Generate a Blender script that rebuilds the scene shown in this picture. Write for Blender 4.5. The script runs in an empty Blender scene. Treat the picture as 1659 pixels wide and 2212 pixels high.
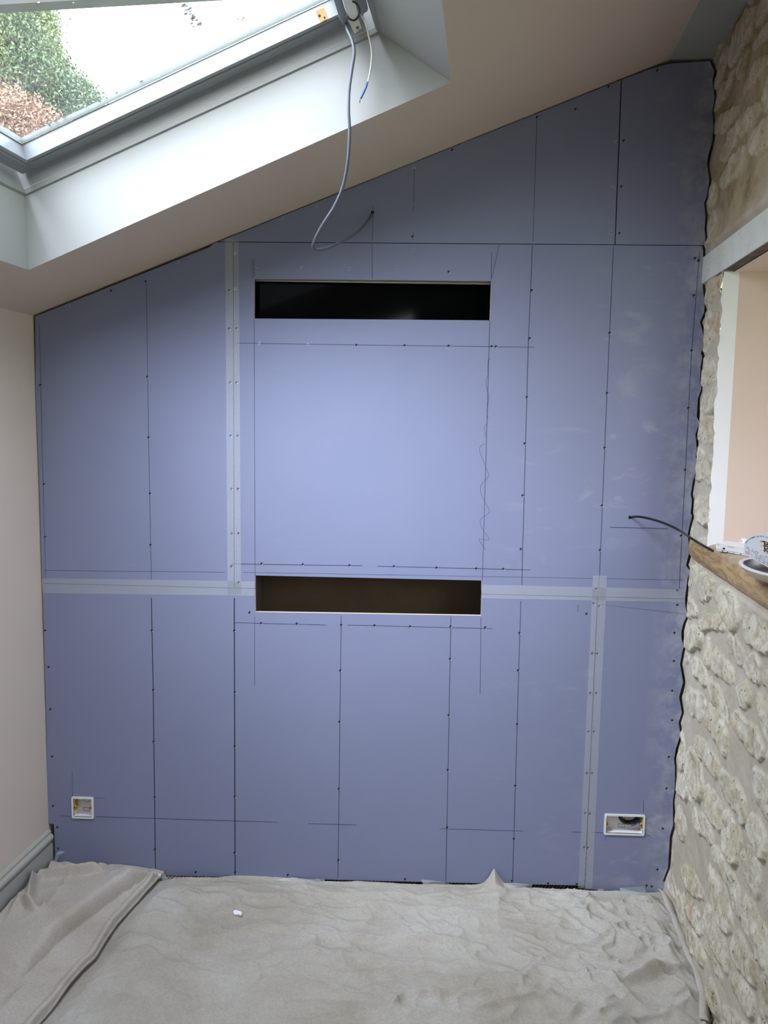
import bpy, bmesh, math, random
import numpy as np
from mathutils import Vector, Matrix
from mathutils.geometry import tessellate_polygon

# ------------------------------------------------------------------ camera
M = np.array([[0.9991749334674226, 0.03786117210571559, 0.01469639333826664],
              [0.01876948694184632, -0.10957687949359525, -0.9938010937005383],
              [-0.03601608932562675, 0.9932569854409419, -0.11019710605302203]])
EYE = np.array([0.0, -3.0, 1.759])
F = 1800.0
scn = bpy.context.scene
COL = scn.collection
cd = bpy.data.cameras.new('camera'); cam = bpy.data.objects.new('camera', cd); COL.objects.link(cam)
cd.sensor_fit = 'VERTICAL'; cd.sensor_height = 24.0; cd.lens = 24.0 * F / 2212.0
cd.clip_start = 0.05; cd.clip_end = 200
cam.matrix_world = Matrix(((M[0][0], -M[1][0], -M[2][0], EYE[0]), (M[0][1], -M[1][1], -M[2][1], EYE[1]),
                           (M[0][2], -M[1][2], -M[2][2], EYE[2]), (0, 0, 0, 1)))
scn.camera = cam
scn.view_settings.view_transform = 'Standard'; scn.view_settings.look = 'None'
scn.view_settings.gamma = 1.0; scn.view_settings.use_curve_mapping = False
scn.view_settings.exposure = 0.0

# ------------------------------------------------------------------ light
SKY = 12.0
w = bpy.data.worlds.new('sky'); scn.world = w; w.use_nodes = True
nt = w.node_tree; nt.nodes.clear()
wo = nt.nodes.new('ShaderNodeOutputWorld'); bg = nt.nodes.new('ShaderNodeBackground')
tc = nt.nodes.new('ShaderNodeTexCoord'); sx = nt.nodes.new('ShaderNodeSeparateXYZ'); cr = nt.nodes.new('ShaderNodeValToRGB')
nt.links.new(tc.outputs['Generated'], sx.inputs[0]); nt.links.new(sx.outputs['Z'], cr.inputs[0])
cr.color_ramp.elements[0].position = 0.0; cr.color_ramp.elements[0].color = (0.42, 0.42, 0.41, 1)
cr.color_ramp.elements[1].position = 0.9; cr.color_ramp.elements[1].color = (0.78, 0.85, 1.0, 1)
# a veiled sun behind bright cloud: a broad glow in an overcast sky
GLOW, GEXP = 3.1, 13.0
dt_ = nt.nodes.new('ShaderNodeVectorMath'); dt_.operation = 'DOT_PRODUCT'
gd = Vector((-.50, -.65, 1.0)).normalized(); dt_.inputs[1].default_value = gd
nt.links.new(tc.outputs['Generated'], dt_.inputs[0])
def wm(op, a, b):
    x = nt.nodes.new('ShaderNodeMath'); x.operation = op
    for i, v in enumerate((a, b)):
        if hasattr(v, 'links'): nt.links.new(v, x.inputs[i])
        else: x.inputs[i].default_value = v
    return x.outputs[0]
gl = wm('MULTIPLY', wm('POWER', wm('MAXIMUM', dt_.outputs['Value'], 0.0), GEXP), GLOW)
gm = nt.nodes.new('ShaderNodeVectorMath'); gm.operation = 'SCALE'; gm.inputs[0].default_value = (.83, .87, 1.0); nt.links.new(gl, gm.inputs['Scale'])
ga = nt.nodes.new('ShaderNodeVectorMath'); ga.operation = 'ADD'; nt.links.new(cr.outputs[0], ga.inputs[0]); nt.links.new(gm.outputs[0], ga.inputs[1])
nt.links.new(ga.outputs[0], bg.inputs[0]); bg.inputs[1].default_value = SKY; nt.links.new(bg.outputs[0], wo.inputs[0])

def portal(name, loc, x_ax, y_ax, z_ax, sx_, sy_):
    l = bpy.data.lights.new(name, 'AREA'); l.shape = 'RECTANGLE'; l.size = sx_; l.size_y = sy_
    l.cycles.is_portal = True
    o = bpy.data.objects.new(name, l); COL.objects.link(o)
    m = Matrix.Identity(4)
    for i in range(3):
        m[i][0] = x_ax[i]; m[i][1] = y_ax[i]; m[i][2] = z_ax[i]; m[i][3] = loc[i]
    o.matrix_world = m
    return o

# ------------------------------------------------------------------ frames of reference
YAW = 0.08715016720696925
DD = np.array([math.sin(YAW), math.cos(YAW), 0.0])       # towards the back wall, along the side walls
E1 = np.array([math.cos(YAW), -math.sin(YAW), 0.0])      # square to the side walls, to the right
TA = math.tan(YAW)
SV = np.array([0.92664092, -0.08096199, 0.36712636])     # up the roof slope
NV = np.array([-0.36573305, 0.03195464, 0.93017108])     # out of the roof
UP = np.array([0, 0, 1.0])
CP = np.array([-1.378, 0.0, 2.114])

def ray(x, y):
    return M.T @ np.array([(x - 829.5) / F, (y - 1106) / F, 1.0])
def pl(x, y, P, n):
    v = ray(x, y); t = np.dot(P - EYE, n) / np.dot(v, n); return EYE + t * v
def W(x, y, yy=0.0):
    return pl(x, y, np.array([0, yy, 0.0]), np.array([0, 1.0, 0]))
def Zp(x, y, z):
    return pl(x, y, np.array([0, 0, z]), UP)
def RF(s, d, h):
    return CP + SV * s + DD * d + NV * h
def RFp(x, y, h):
    return pl(x, y, CP + NV * h, NV)
XR = 0.985                                               # stone wall datum at the back wall
def SW(t, z, out=0.0):                                   # stone wall frame: t towards the camera, out = away from the room
    return np.array([XR, 0, 0]) - DD * t + E1 * out + UP * z

# ------------------------------------------------------------------ helpers
def setp(o, label=None, cat=None, group=None, kind=None):
    if label: o['label'] = label
    if cat: o['category'] = cat
    if group: o['group'] = group
    if kind: o['kind'] = kind
    return o
def empty(name, loc):
    o = bpy.data.objects.new(name, None); COL.objects.link(o); o.location = Vector(loc); o.empty_display_size = 0.05
    return o
def link(name, me, mats, parent=None, smooth=False):
    o = bpy.data.objects.new(name, me); COL.objects.link(o)
    for m in (mats if isinstance(mats, (list, tuple)) else [mats]): me.materials.append(m)
    if smooth:
        me.polygons.foreach_set('use_smooth', [True] * len(me.polygons))
    if parent:
        o.parent = parent
        if parent.type == 'EMPTY': o.matrix_parent_inverse = Matrix.Translation(-parent.location)
    return o
def ob(name, bm, mats, parent=None, smooth=False, recalc=True):
    if recalc: bmesh.ops.recalc_face_normals(bm, faces=bm.faces[:])
    me = bpy.data.meshes.new(name); bm.to_mesh(me); bm.free()
    return link(name, me, mats, parent, smooth)
def box(bm, O, ax, ay, az, x0, x1, y0, y1, z0, z1, mi=0, bev=0.0):
    O = np.array(O, float); vs = []
    for i in range(8):
        x = x1 if i & 1 else x0; y = y1 if i & 2 else y0; z = z1 if i & 4 else z0
        vs.append(bm.verts.new(O + np.array(ax) * x + np.array(ay) * y + np.array(az) * z))
    fs = [bm.faces.new([vs[j] for j in q]) for q in ((0,1,3,2),(4,6,7,5),(0,4,5,1),(2,3,7,6),(0,2,6,4),(1,5,7,3))]
    for f in fs: f.material_index = mi
    if bev:
        ed = list({e for f in fs for e in f.edges})
        r = bmesh.ops.bevel(bm, geom=ed, offset=bev, segments=2, affect='EDGES', profile=0.6)
        for f in r['faces']: f.material_index = mi
XA, YA, ZA = np.array([1.0,0,0]), np.array([0,1.0,0]), UP
def bx(bm, x0, x1, y0, y1, z0, z1, mi=0, bev=0): box(bm, (0,0,0), XA, YA, ZA, x0, x1, y0, y1, z0, z1, mi, bev)
def quad(bm, a, b, c, d, mi=0):
    f = bm.faces.new([bm.verts.new(p) for p in (a, b, c, d)]); f.material_index = mi; return f
def catmull(P, n=8):
    P = [np.array(p, float) for p in P]; Q = [2*P[0]-P[1]] + P + [2*P[-1]-P[-2]]; out = []
    for i in range(1, len(Q)-2):
        for k in range(n):
            t = k / n; a, b, c, d = Q[i-1], Q[i], Q[i+1], Q[i+2]
            out.append(0.5*((2*b)+(c-a)*t+(2*a-5*b+4*c-d)*t*t+(3*b-a-3*c+d)*t**3))
    out.append(P[-1]); return out
def tube(bm, pts, r, seg=10, mi=0, closed=False):
    pts = [np.array(p, float) for p in pts]; n = len(pts); rings = []
    rr = r if hasattr(r, '__len__') else [r]*n
    ref = None
    for i in range(n):
        a = pts[(i-1) % n] if (closed or i) else pts[0]; b = pts[(i+1) % n] if (closed or i < n-1) else pts[-1]
        t = b - a; t /= (np.linalg.norm(t) + 1e-12)
        if ref is None:
            ref = np.cross(t, [0, 0, 1.0])
            if np.linalg.norm(ref) < .1: ref = np.cross(t, [1.0, 0, 0])
        u = ref - t*np.dot(ref, t); u /= np.linalg.norm(u); ref = u; v = np.cross(t, u)
        rings.append([bm.verts.new(pts[i] + rr[i]*(math.cos(2*math.pi*k/seg)*u + math.sin(2*math.pi*k/seg)*v)) for k in range(seg)])
    for i in range(n if closed else n-1):
        A, B = rings[i], rings[(i+1) % n]
        for k in range(seg):
            f = bm.faces.new((A[k], A[(k+1) % seg], B[(k+1) % seg], B[k])); f.material_index = mi; f.smooth = True
    if not closed:
        for R_ in (rings[0], rings[-1]):
            f = bm.faces.new(R_); f.material_index = mi
def prism(bm, poly, vec, mi=0):
    vec = np.array(vec, float)
    A = [bm.verts.new(np.array(p)) for p in poly]; B = [bm.verts.new(np.array(p) + vec) for p in poly]
    fs = [bm.faces.new(A), bm.faces.new(B[::-1])]
    for i in range(len(A)):
        j = (i+1) % len(A); fs.append(bm.faces.new((A[i], B[i], B[j], A[j])))
    for f in fs: f.material_index = mi
def slab(bm, loops, y0, y1, mi_face=0, mi_edge=1, edge_mi_fn=None):
    """loops in the x-z plane, outer first; a board from y0 (room side) to y1"""
    tris = tessellate_polygon([[Vector((p[0], p[2], 0)) for p in L] for L in loops])
    fl = [p for L in loops for p in L]
    A = [bm.verts.new((p[0], y0, p[2])) for p in fl]; B = [bm.verts.new((p[0], y1, p[2])) for p in fl]
    for t in tris:
        try:
            f = bm.faces.new([A[i] for i in t]); f.material_index = mi_face
            f = bm.faces.new([B[i] for i in t][::-1]); f.material_index = mi_face
        except ValueError: pass
    k = 0
    for L in loops:
        for i in range(len(L)):
            a, b = k+i, k+(i+1) % len(L)
            f = bm.faces.new((A[a], A[b], B[b], B[a])); f.material_index = mi_edge if (edge_mi_fn is None or k) else edge_mi_fn((fl[a]+fl[b])/2)
        k += len(L)
def gridmesh(name, P, mats, parent=None, mask=None, cols=None, smooth=True, flip=False):
    """P: (n,m,3) array -> mesh; mask (n-1,m-1) of faces kept; cols dict name -> (n,m,3|1)"""
    n, m = P.shape[:2]
    idx = np.arange(n*m).reshape(n, m)
    q = np.stack([idx[:-1,:-1], idx[1:,:-1], idx[1:,1:], idx[:-1,1:]], -1)
    if flip: q = q[..., ::-1]
    q = q[mask] if mask is not None else q.reshape(-1, 4)
    me = bpy.data.meshes.new(name)
    me.vertices.add(n*m); me.vertices.foreach_set('co', P.reshape(-1).astype(np.float32))
    me.loops.add(len(q)*4); me.loops.foreach_set('vertex_index', q.reshape(-1).astype(np.int32))
    me.polygons.add(len(q)); me.polygons.foreach_set('loop_start', (np.arange(len(q))*4).astype(np.int32))
    me.update(calc_edges=True)
    if cols:
        for k, v in cols.items():
            a = me.attributes.new(k, 'FLOAT_COLOR', 'POINT')
            c = np.ones((n*m, 4), np.float32); c[:, :3] = v.reshape(n*m, -1); a.data.foreach_set('color', c.reshape(-1))
    if mask is not None:
        bm = bmesh.new(); bm.from_mesh(me); bmesh.ops.delete(bm, geom=[v for v in bm.verts if not v.link_faces], context='VERTS')
        bm.to_mesh(me); bm.free()
    return link(name, me, mats, parent, smooth)
def vnoise(x, y, seed):
    T = np.random.RandomState(seed).rand(128, 128)
    xi = np.floor(x).astype(int); yi = np.floor(y).astype(int); fx = x-xi; fy = y-yi
    fx = fx*fx*(3-2*fx); fy = fy*fy*(3-2*fy)
    g = lambda a, b: T[a % 128, b % 128]
    return (g(xi,yi)*(1-fx)+g(xi+1,yi)*fx)*(1-fy)+(g(xi,yi+1)*(1-fx)+g(xi+1,yi+1)*fx)*fy
def fbm(x, y, seed, o=4):
    r = 0; a = 1; s = 0
    for k in range(o):
        r = r + a*vnoise(x*2**k, y*2**k, seed+k*7); s += a; a *= .5
    return r/s
def ss(a, b, x):
    t = np.clip((x-a)/(b-a), 0, 1); return t*t*(3-2*t)

# ------------------------------------------------------------------ materials
def S(r, g, b):
    f = lambda c: (c/255/12.92 if c/255 <= .04045 else ((c/255+.055)/1.055)**2.4)
    return (f(r), f(g), f(b), 1)
class Mat:
    def __init__(s, name, col, rough=.6, metal=0.0, spec=.5):
        s.m = bpy.data.materials.new(name); s.m.use_nodes = True; s.t = s.m.node_tree
        s.b = s.t.nodes['Principled BSDF']; s.b.inputs['Base Color'].default_value = col
        s.b.inputs['Roughness'].default_value = rough; s.b.inputs['Metallic'].default_value = metal
        s.b.inputs['Specular IOR Level'].default_value = spec
        s.col = col
    def n(s, k, **kw):
        x = s.t.nodes.new('ShaderNode'+k)
        for a, v in kw.items(): setattr(x, a, v)
        return x
    def l(s, a, b): s.t.links.new(a, b)
    def coord(s, scale=(1,1,1), rot=(0,0,0)):
        c = s.n('TexCoord'); mp = s.n('Mapping'); mp.inputs['Scale'].default_value = scale; mp.inputs['Rotation'].default_value = rot
        s.l(c.outputs['Object'], mp.inputs[0]); return mp.outputs[0]
    def noise(s, sc, detail=4, rough=.55, vec=None, out=0, dist=0):
        x = s.n('TexNoise'); x.inputs['Scale'].default_value = sc; x.inputs['Detail'].default_value = detail
        x.inputs['Roughness'].default_value = rough; x.inputs['Distortion'].default_value = dist
        s.l(vec if vec is not None else s.coord(), x.inputs['Vector']); return x.outputs[out]
    def ramp(s, v, stops):
        x = s.n('ValToRGB'); e = x.color_ramp.elements
        while len(e) < len(stops): e.new(.5)
        for i, (p, c) in enumerate(stops):
            e[i].position = p; e[i].color = c if hasattr(c, '__len__') else (c, c, c, 1)
        s.l(v, x.inputs[0]); return x.outputs[0]
    def mix(s, fac, a, b, mode='MIX'):
        x = s.n('Mix', data_type='RGBA', blend_type=mode)
        for i, v in ((0, fac), (6, a), (7, b)):
            if hasattr(v, 'is_linked') or hasattr(v, 'links'): s.l(v, x.inputs[i])
            else: x.inputs[i].default_value = v
        return x.outputs[2]
    def math(s, op, a, b=0.0):
        x = s.n('Math', operation=op)
        for i, v in enumerate((a, b)):
            if hasattr(v, 'links'): s.l(v, x.inputs[i])
            else: x.inputs[i].default_value = v
        return x.outputs[0]
    def base(s, v): s.l(v, s.b.inputs['Base Color']); return s
    def bump(s, v, st=.3, dist=.002):
        x = s.n('Bump'); x.inputs['Strength'].default_value = st; x.inputs['Distance'].default_value = dist
        s.l(v, x.inputs['Height']); s.l(x.outputs[0], s.b.inputs['Normal']); return s
def plain(name, col, rough=.6, metal=0, var=.06, sc=20, bump=0.0):
    m = Mat(name, col, rough, metal)
    n = m.noise(sc, 5)
    d = tuple(c*(1-var) for c in col[:3])+(1,); l = tuple(min(1, c*(1+var)) for c in col[:3])+(1,)
    m.base(m.ramp(n, [(.3, d), (.7, l)]))
    if bump: m.bump(m.noise(sc*6, 3), bump, .001)
    return m.m

# painted plaster
def paint(name, col, mott=.04):
    m = Mat(name, col, .75, spec=.3)
    n = m.noise(1.7, 6, .6)
    d = tuple(c*(1-mott) for c in col[:3])+(1,)
    m.base(m.ramp(n, [(.35, d), (.65, col)])); m.bump(m.noise(90, 3), .08, .001); return m.m
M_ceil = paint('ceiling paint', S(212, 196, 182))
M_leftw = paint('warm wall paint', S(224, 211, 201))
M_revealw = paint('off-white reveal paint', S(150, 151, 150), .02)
M_skirt = paint('grey green woodwork paint', S(184, 186, 180), .02)
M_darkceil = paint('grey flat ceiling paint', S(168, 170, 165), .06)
M_pink = paint('pink finishing plaster', S(226, 207, 196), .05)
M_white = plain('white gloss plastic', S(236, 236, 236), .35, var=.01)
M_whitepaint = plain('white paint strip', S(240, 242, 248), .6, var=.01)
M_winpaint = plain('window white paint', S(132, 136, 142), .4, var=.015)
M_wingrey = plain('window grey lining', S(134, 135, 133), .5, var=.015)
M_black = plain('black void', S(8, 8, 8), .9, var=.01)
M_gyp = plain('gypsum core', S(214, 196, 182), .9, var=.05, sc=80)
M_seamshade = plain('board edge with seam shade', S(58, 58, 66), .9, var=.05)  # board edge colour darkened to stand for shade in the seams
M_mdf = plain('brown cavity lining', S(96, 84, 66), .8, var=.12, sc=9)
M_pencil_taper = plain('pencil and taper shade line', S(62, 66, 92), .8, var=.1, sc=60)
M_pencil2 = plain('dark marker line', S(34, 36, 54), .8, var=.2, sc=60)
M_zinc = plain('zinc screw rim', S(232, 234, 236), .4, .05, var=.04)
M_screwdark = plain('black screw head', S(40, 40, 46), .5, .3, var=.04)
M_steel = plain('galvanised steel', S(190, 192, 188), .3, .8, var=.06, sc=14)
M_brass = plain('brass lug', S(206, 160, 50), .35, .6, var=.1, sc=60)
M_greycable = plain('grey cable sheath', S(102, 106, 118), .45, var=.02)
M_whitecable = plain('white cable sheath', S(214, 212, 200), .5, var=.02)
M_blackcable = plain('black cable sheath', S(24, 26, 34), .4, var=.02)
M_bluecore = plain('blue cable core', S(34, 70, 150), .45, var=.02)
M_copper = plain('copper strand', S(120, 80, 60), .4, .8)
M_pine = plain('bare pine', S(140, 96, 44), .7, var=.1, sc=30)
M_rubber = plain('dark rubber seal', S(40, 42, 44), .6)
M_spacer = plain('bright glazing spacer', S(226, 234, 236), .3, .3, var=.02)
M_cream = plain('cream enamel', S(226, 214, 186), .4, var=.03)
M_tin = plain('tray metal', S(104, 100, 100), .5, .8, var=.1, sc=8)
M_brown = plain('brown woven cane', S(112, 74, 62), .7, var=.15, sc=60)
M_ink = plain('black print ink', S(40, 40, 44), .8)
M_paperscrap = plain('white filler scrap', S(244, 244, 244), .8)
M_beam = plain('dark stained timber', S(24, 19, 18), .7, var=.15, sc=12)
M_bark = plain('bark', S(96, 80, 62), .9, var=.2, sc=10)

# blue sound plasterboard, dusty towards the stone wall
m = Mat('blue plasterboard', S(136, 141, 172), .72, spec=.35)
big = m.noise(1.3, 5, .6)
c0 = m.ramp(big, [(.3, S(130, 136, 167)), (.7, S(137, 142, 171))])
v = m.coord((1, 1, 1)); sp = m.n('SeparateXYZ'); m.l(v, sp.inputs[0])
edge = m.n('MapRange'); m.l(sp.outputs['X'], edge.inputs[0]); edge.inputs[1].default_value = .15; edge.inputs[2].default_value = 1.0
edge.interpolation_type = 'SMOOTHSTEP'
st = m.noise(5, 7, .62, m.coord((1.0, 1, 1.9), (0, .55, 0)), dist=.8)
sm = m.ramp(st, [(.56, 0.0), (.74, 1.0)])
st2 = m.noise(22, 5, .6, m.coord((.35, 1, 1), (0, -.5, 0)))
sm2 = m.ramp(st2, [(.60, 0.0), (.78, 1.0)])
patch = m.ramp(m.noise(1.6, 3), [(.46, 0.0), (.62, 1.0)])
f = m.math('MULTIPLY', m.math('MAXIMUM', sm, m.math('MULTIPLY', sm2, .7)), m.math('MULTIPLY', edge.outputs[0], patch))
f2 = m.math('MULTIPLY', sm2, m.math('MULTIPLY', patch, .12))
# plaster smear all along the scribed edge
e2 = m.n('MapRange'); m.l(sp.outputs['X'], e2.inputs[0]); e2.inputs[1].default_value = .86; e2.inputs[2].default_value = .985
e2f = m.math('MULTIPLY', e2.outputs[0], m.ramp(m.noise(14, 6, .65), [(.42, 0.0), (.62, .8)]))
f = m.math('MINIMUM', m.math('MAXIMUM', m.math('MULTIPLY', m.math('ADD', f, f2), .52), m.math('MULTIPLY', e2f, .55)), 1.0)
m.base(m.mix(f, c0, S(205, 203, 206)))
m.bump(m.noise(260, 2), .05, .0005)
M_board = m.m

# fibreglass scrim tape: fine open mesh
m = Mat('scrim tape', S(225, 228, 232), .6)
wv = []
for ax in ('X', 'Z'):
    x = m.n('TexWave', wave_type='BANDS', bands_direction=ax); x.inputs['Scale'].default_value = 110
    x.inputs['Distortion'].default_value = 0; m.l(m.coord(), x.inputs['Vector']); wv.append(m.ramp(x.outputs['Fac'], [(.62, 0.0), (.7, 1.0)]))
g = m.math('MAXIMUM', wv[0], wv[1])
al = m.math('ADD', m.math('MULTIPLY', g, .19), .05)
m.l(al, m.b.inputs['Alpha']); M_tape = m.m

# rubble stone
m = Mat('rubble stone and mortar', S(190, 180, 160), .92, spec=.2)
at = m.n('Attribute', attribute_name='mk'); sp = m.n('SeparateColor'); m.l(at.outputs['Color'], sp.inputs[0])
fine = m.noise(28, 8, .7); med = m.noise(9, 6, .65)
stone = m.ramp(med, [(.28, S(180, 168, 138)), (.45, S(214, 204, 178)), (.58, S(232, 226, 208)), (.75, S(200, 184, 148))])
stone = m.mix(m.math('MULTIPLY', sp.outputs[1], .45), stone, m.ramp(fine, [(.35, S(196, 190, 172)), (.65, S(238, 232, 216))]))
stone = m.mix(m.ramp(fine, [(.38, .45), (.50, 0.0)]), stone, S(160, 146, 116))
rust = m.ramp(m.noise(6.5, 6, .68), [(.53, 0.0), (.68, .9)])
stone = m.mix(m.math('MULTIPLY', rust, sp.outputs[1]), stone, S(196, 154, 96))
mort = m.ramp(m.noise(6, 6, .6), [(.3, S(196, 185, 164)), (.7, S(216, 207, 190))])
c = m.mix(sp.outputs[0], mort, stone)
pits = m.math('MULTIPLY', m.ramp(m.noise(62, 5, .65), [(.33, 1.0), (.40, 0.0)]), m.math('ADD', m.math('MULTIPLY', sp.outputs[0], .8), .2))
c = m.mix(m.math('MULTIPLY', pits, .85), c, S(92, 80, 60))
dirt_shade = m.ramp(m.noise(6.2, 7, .7), [(.35, S(120, 98, 60)), (.65, S(186, 168, 124))])  # brown old mortar high up, with the dimmer light there coloured in
c = m.mix(m.math('MULTIPLY', m.math('MULTIPLY', sp.outputs[2], m.ramp(m.noise(5, 7, .7), [(.44, .95), (.60, .45)])), m.math('SUBTRACT', 1.0, m.math('MULTIPLY', sp.outputs[0], .68))), c, dirt_shade)
m.base(c)
m.bump(m.math('ADD', m.noise(55, 8, .72), m.math('MULTIPLY', m.noise(14, 5, .6), 1.0)), .7, .006)
M_stone = m.m

m = Mat('pitted concrete', S(198, 202, 196), .9, spec=.2)
c = m.ramp(m.noise(7, 6, .6), [(.3, S(220, 224, 217)), (.7, S(238, 240, 234))])
pits = m.ramp(m.noise(95, 3, .5), [(.28, 1.0), (.34, 0.0)])
m.base(m.mix(m.math('MULTIPLY', pits, .8), c, S(96, 94, 86))); m.bump(m.noise(60, 6, .7), .4, .003); M_conc = m.m
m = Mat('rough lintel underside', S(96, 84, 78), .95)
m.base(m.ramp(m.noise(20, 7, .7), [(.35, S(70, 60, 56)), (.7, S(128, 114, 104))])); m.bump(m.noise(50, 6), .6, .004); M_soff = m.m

# worn oak
m = Mat('worn oak', S(176, 146, 104), .65)
vv = m.coord((1.6, .9, 5.5), (0, 0, YAW))
g = m.noise(7, 9, .68, vv, dist=1.6); g2 = m.noise(38, 6, .65, m.coord((1.5, .35, 1.6)), dist=.5)
c = m.ramp(g, [(.3, S(134, 104, 68)), (.47, S(184, 152, 106)), (.62, S(206, 178, 132)), (.78, S(158, 130, 94))])
c = m.mix(m.ramp(g2, [(.35, 0.0), (.7, .35)]), c, S(110, 86, 60))
# upward faces mixed towards grey
geo = m.n('NewGeometry'); sn = m.n('SeparateXYZ'); m.l(geo.outputs['Normal'], sn.inputs[0])
c = m.mix(m.math('MULTIPLY', m.ramp(sn.outputs['Z'], [(.55, 0.0), (.95, 1.0)]), .62), c, S(176, 164, 150))
m.base(c); m.bump(g2, .3, .002); M_oak = m.m

# cotton dust sheets
def cloth(name, a, b, c_):
    m = Mat(name, a, .95, spec=.1)
    c = m.ramp(m.noise(2.6, 7, .62, dist=.6), [(.3, a), (.5, b), (.72, c_)])
    st = m.ramp(m.noise(5.5, 6, .7), [(.60, 0.0), (.75, .30)])
    c = m.mix(st, c, S(196, 196, 194))
    wv = m.noise(300, 2, .5, m.coord((1, .25, 1))); wv2 = m.noise(300, 2, .5, m.coord((.25, 1, 1)))
    fac = m.math('MULTIPLY', m.math('ADD', wv, wv2), .5)
    c = m.mix(m.ramp(fac, [(.4, .22), (.6, 0.0)]), c, S(120, 112, 98))
    m.base(c); m.bump(m.math('ADD', fac, m.math('MULTIPLY', m.noise(16, 6, .62, dist=1.0), 3)), .5, .004)
    return m.m
M_cloth = cloth('main dust sheet cotton', S(168, 160, 146), S(186, 180, 169), S(198, 194, 187))
M_cloth2 = cloth('left dust sheet cotton', S(180, 170, 157), S(196, 188, 177), S(203, 196, 188))

m = Mat('clear polythene', S(225, 232, 240), .12)
m.b.inputs['Alpha'].default_value = .42; m.bump(m.noise(40, 4), .5, .004); M_poly = m.m

m = Mat('ribbed sisal carpet', S(140, 126, 104), .95)
x = m.n('TexWave', wave_type='BANDS', bands_direction='X'); x.inputs['Scale'].default_value = 26; x.inputs['Distortion'].default_value = 1.5
x.inputs['Detail'].default_value = 2; x.inputs['Detail Scale'].default_value = 4; m.l(m.coord(rot=(0, 0, .5)), x.inputs['Vector'])
m.base(m.ramp(x.outputs['Fac'], [(.2, S(70, 60, 46)), (.6, S(172, 158, 132))])); m.bump(x.outputs['Fac'], .8, .006); M_carpet = m.m

# dirty skylight glass: clear, thin film of dirt, splashes and specks
def glass():
    mt = bpy.data.materials.new('dirty skylight glass'); mt.use_nodes = True; t = mt.node_tree; t.nodes.clear()
    m = Mat.__new__(Mat); m.m = mt; m.t = t
    o = m.n('OutputMaterial'); tr = m.n('BsdfTransparent'); tr.inputs[0].default_value = (.93, .97, .96, 1)
    gl = m.n('BsdfGlossy'); gl.inputs['Roughness'].default_value = .03
    dt = m.n('BsdfTranslucent'); dt.inputs[0].default_value = (.9, .92, .92, 1)
    dk = m.n('BsdfDiffuse'); dk.inputs[0].default_value = (.30, .36, .38, 1)
    m1 = m.n('MixShader'); m1.inputs[0].default_value = .05; m.l(tr.outputs[0], m1.inputs[1]); m.l(gl.outputs[0], m1.inputs[2])
    vo = m.n('TexVoronoi'); vo.inputs['Scale'].default_value = 42; m.l(m.coord(), vo.inputs['Vector'])
    dots = m.math('MULTIPLY', m.ramp(vo.outputs['Distance'], [(.06, 1.0), (.13, 0.0)]), m.ramp(m.noise(30, 3), [(.5, 0.0), (.6, 1.0)]))
    film = m.math('MULTIPLY', m.ramp(m.noise(6, 6, .6), [(.3, .006), (.7, .016)]), 1.0)
    fac = m.math('MAXIMUM', m.math('MULTIPLY', dots, .35), film)
    m2 = m.n('MixShader'); m.l(fac, m2.inputs[0]); m.l(m1.outputs[0], m2.inputs[1]); m.l(dt.outputs[0], m2.inputs[2])
    m.l(m2.outputs[0], o.inputs[0]); return mt
M_glass = glass()
m = Mat('grey moss and grime', S(110, 122, 126), .95); m.base(m.ramp(m.noise(40, 5), [(.3, S(90, 102, 104)), (.7, S(150, 160, 164))])); M_grime = m.m
def leafm(name, a, b, c):
    m = Mat(name, a, .7); m.base(m.ramp(m.noise(.9, 5, .6), [(.3, a), (.5, b), (.7, c)]))
    m.b.inputs['Transmission Weight'].default_value = 0.0; return m.m
M_leaf = leafm('tree leaves', S(72, 90, 66), S(82, 102, 68), S(112, 120, 60))
M_leafo = leafm('orange leaves', S(118, 88, 70), S(130, 98, 76), S(118, 94, 74))
M_lawn = plain('lawn', S(92, 112, 66), .95, var=.2, sc=3)

# ------------------------------------------------------------------ setting: floor, walls, ceilings
YF = -5.2
bm = bmesh.new()
quad(bm, (-2.2, .45, 0), (1.5, .45, 0), (1.5, YF-.2, 0), (-2.2, YF-.2, 0))
setp(ob('floor', bm, M_carpet), 'brown ribbed sisal carpet under the dust sheets', None, None, 'structure')

# left wall with a chipped corner at the foot
def LW(t, z, off=0.0): return np.array([-1.381, 0, 0]) - DD*t + UP*z + E1*off
bm = bmesh.new()
box(bm, (-1.381, 0, 0), -DD, -E1, UP, -.45, 5.4, 0, .15, 0, 2.16)
setp(ob('wall_left', bm, M_leftw), 'warm off-white plastered wall on the left', None, None, 'structure')
bm = bmesh.new()
prof = [(0, .176), (.009, .176), (.013, .170), (.0105, .164), (.012, .162), (.018, .160), (.0225, .154), (.0235, .147), (.021, .140),
        (.015, .135), (.009, .132), (.009, .127), (.017, .1255), (.018, .122), (.018, 0), (0, 0)]
prism(bm, [LW(.006, z, o) for o, z in prof], -DD*5.2)
setp(ob('baseboard_left', bm, M_skirt), 'grey-green moulded skirting along the left wall', None, None, 'structure')

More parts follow.
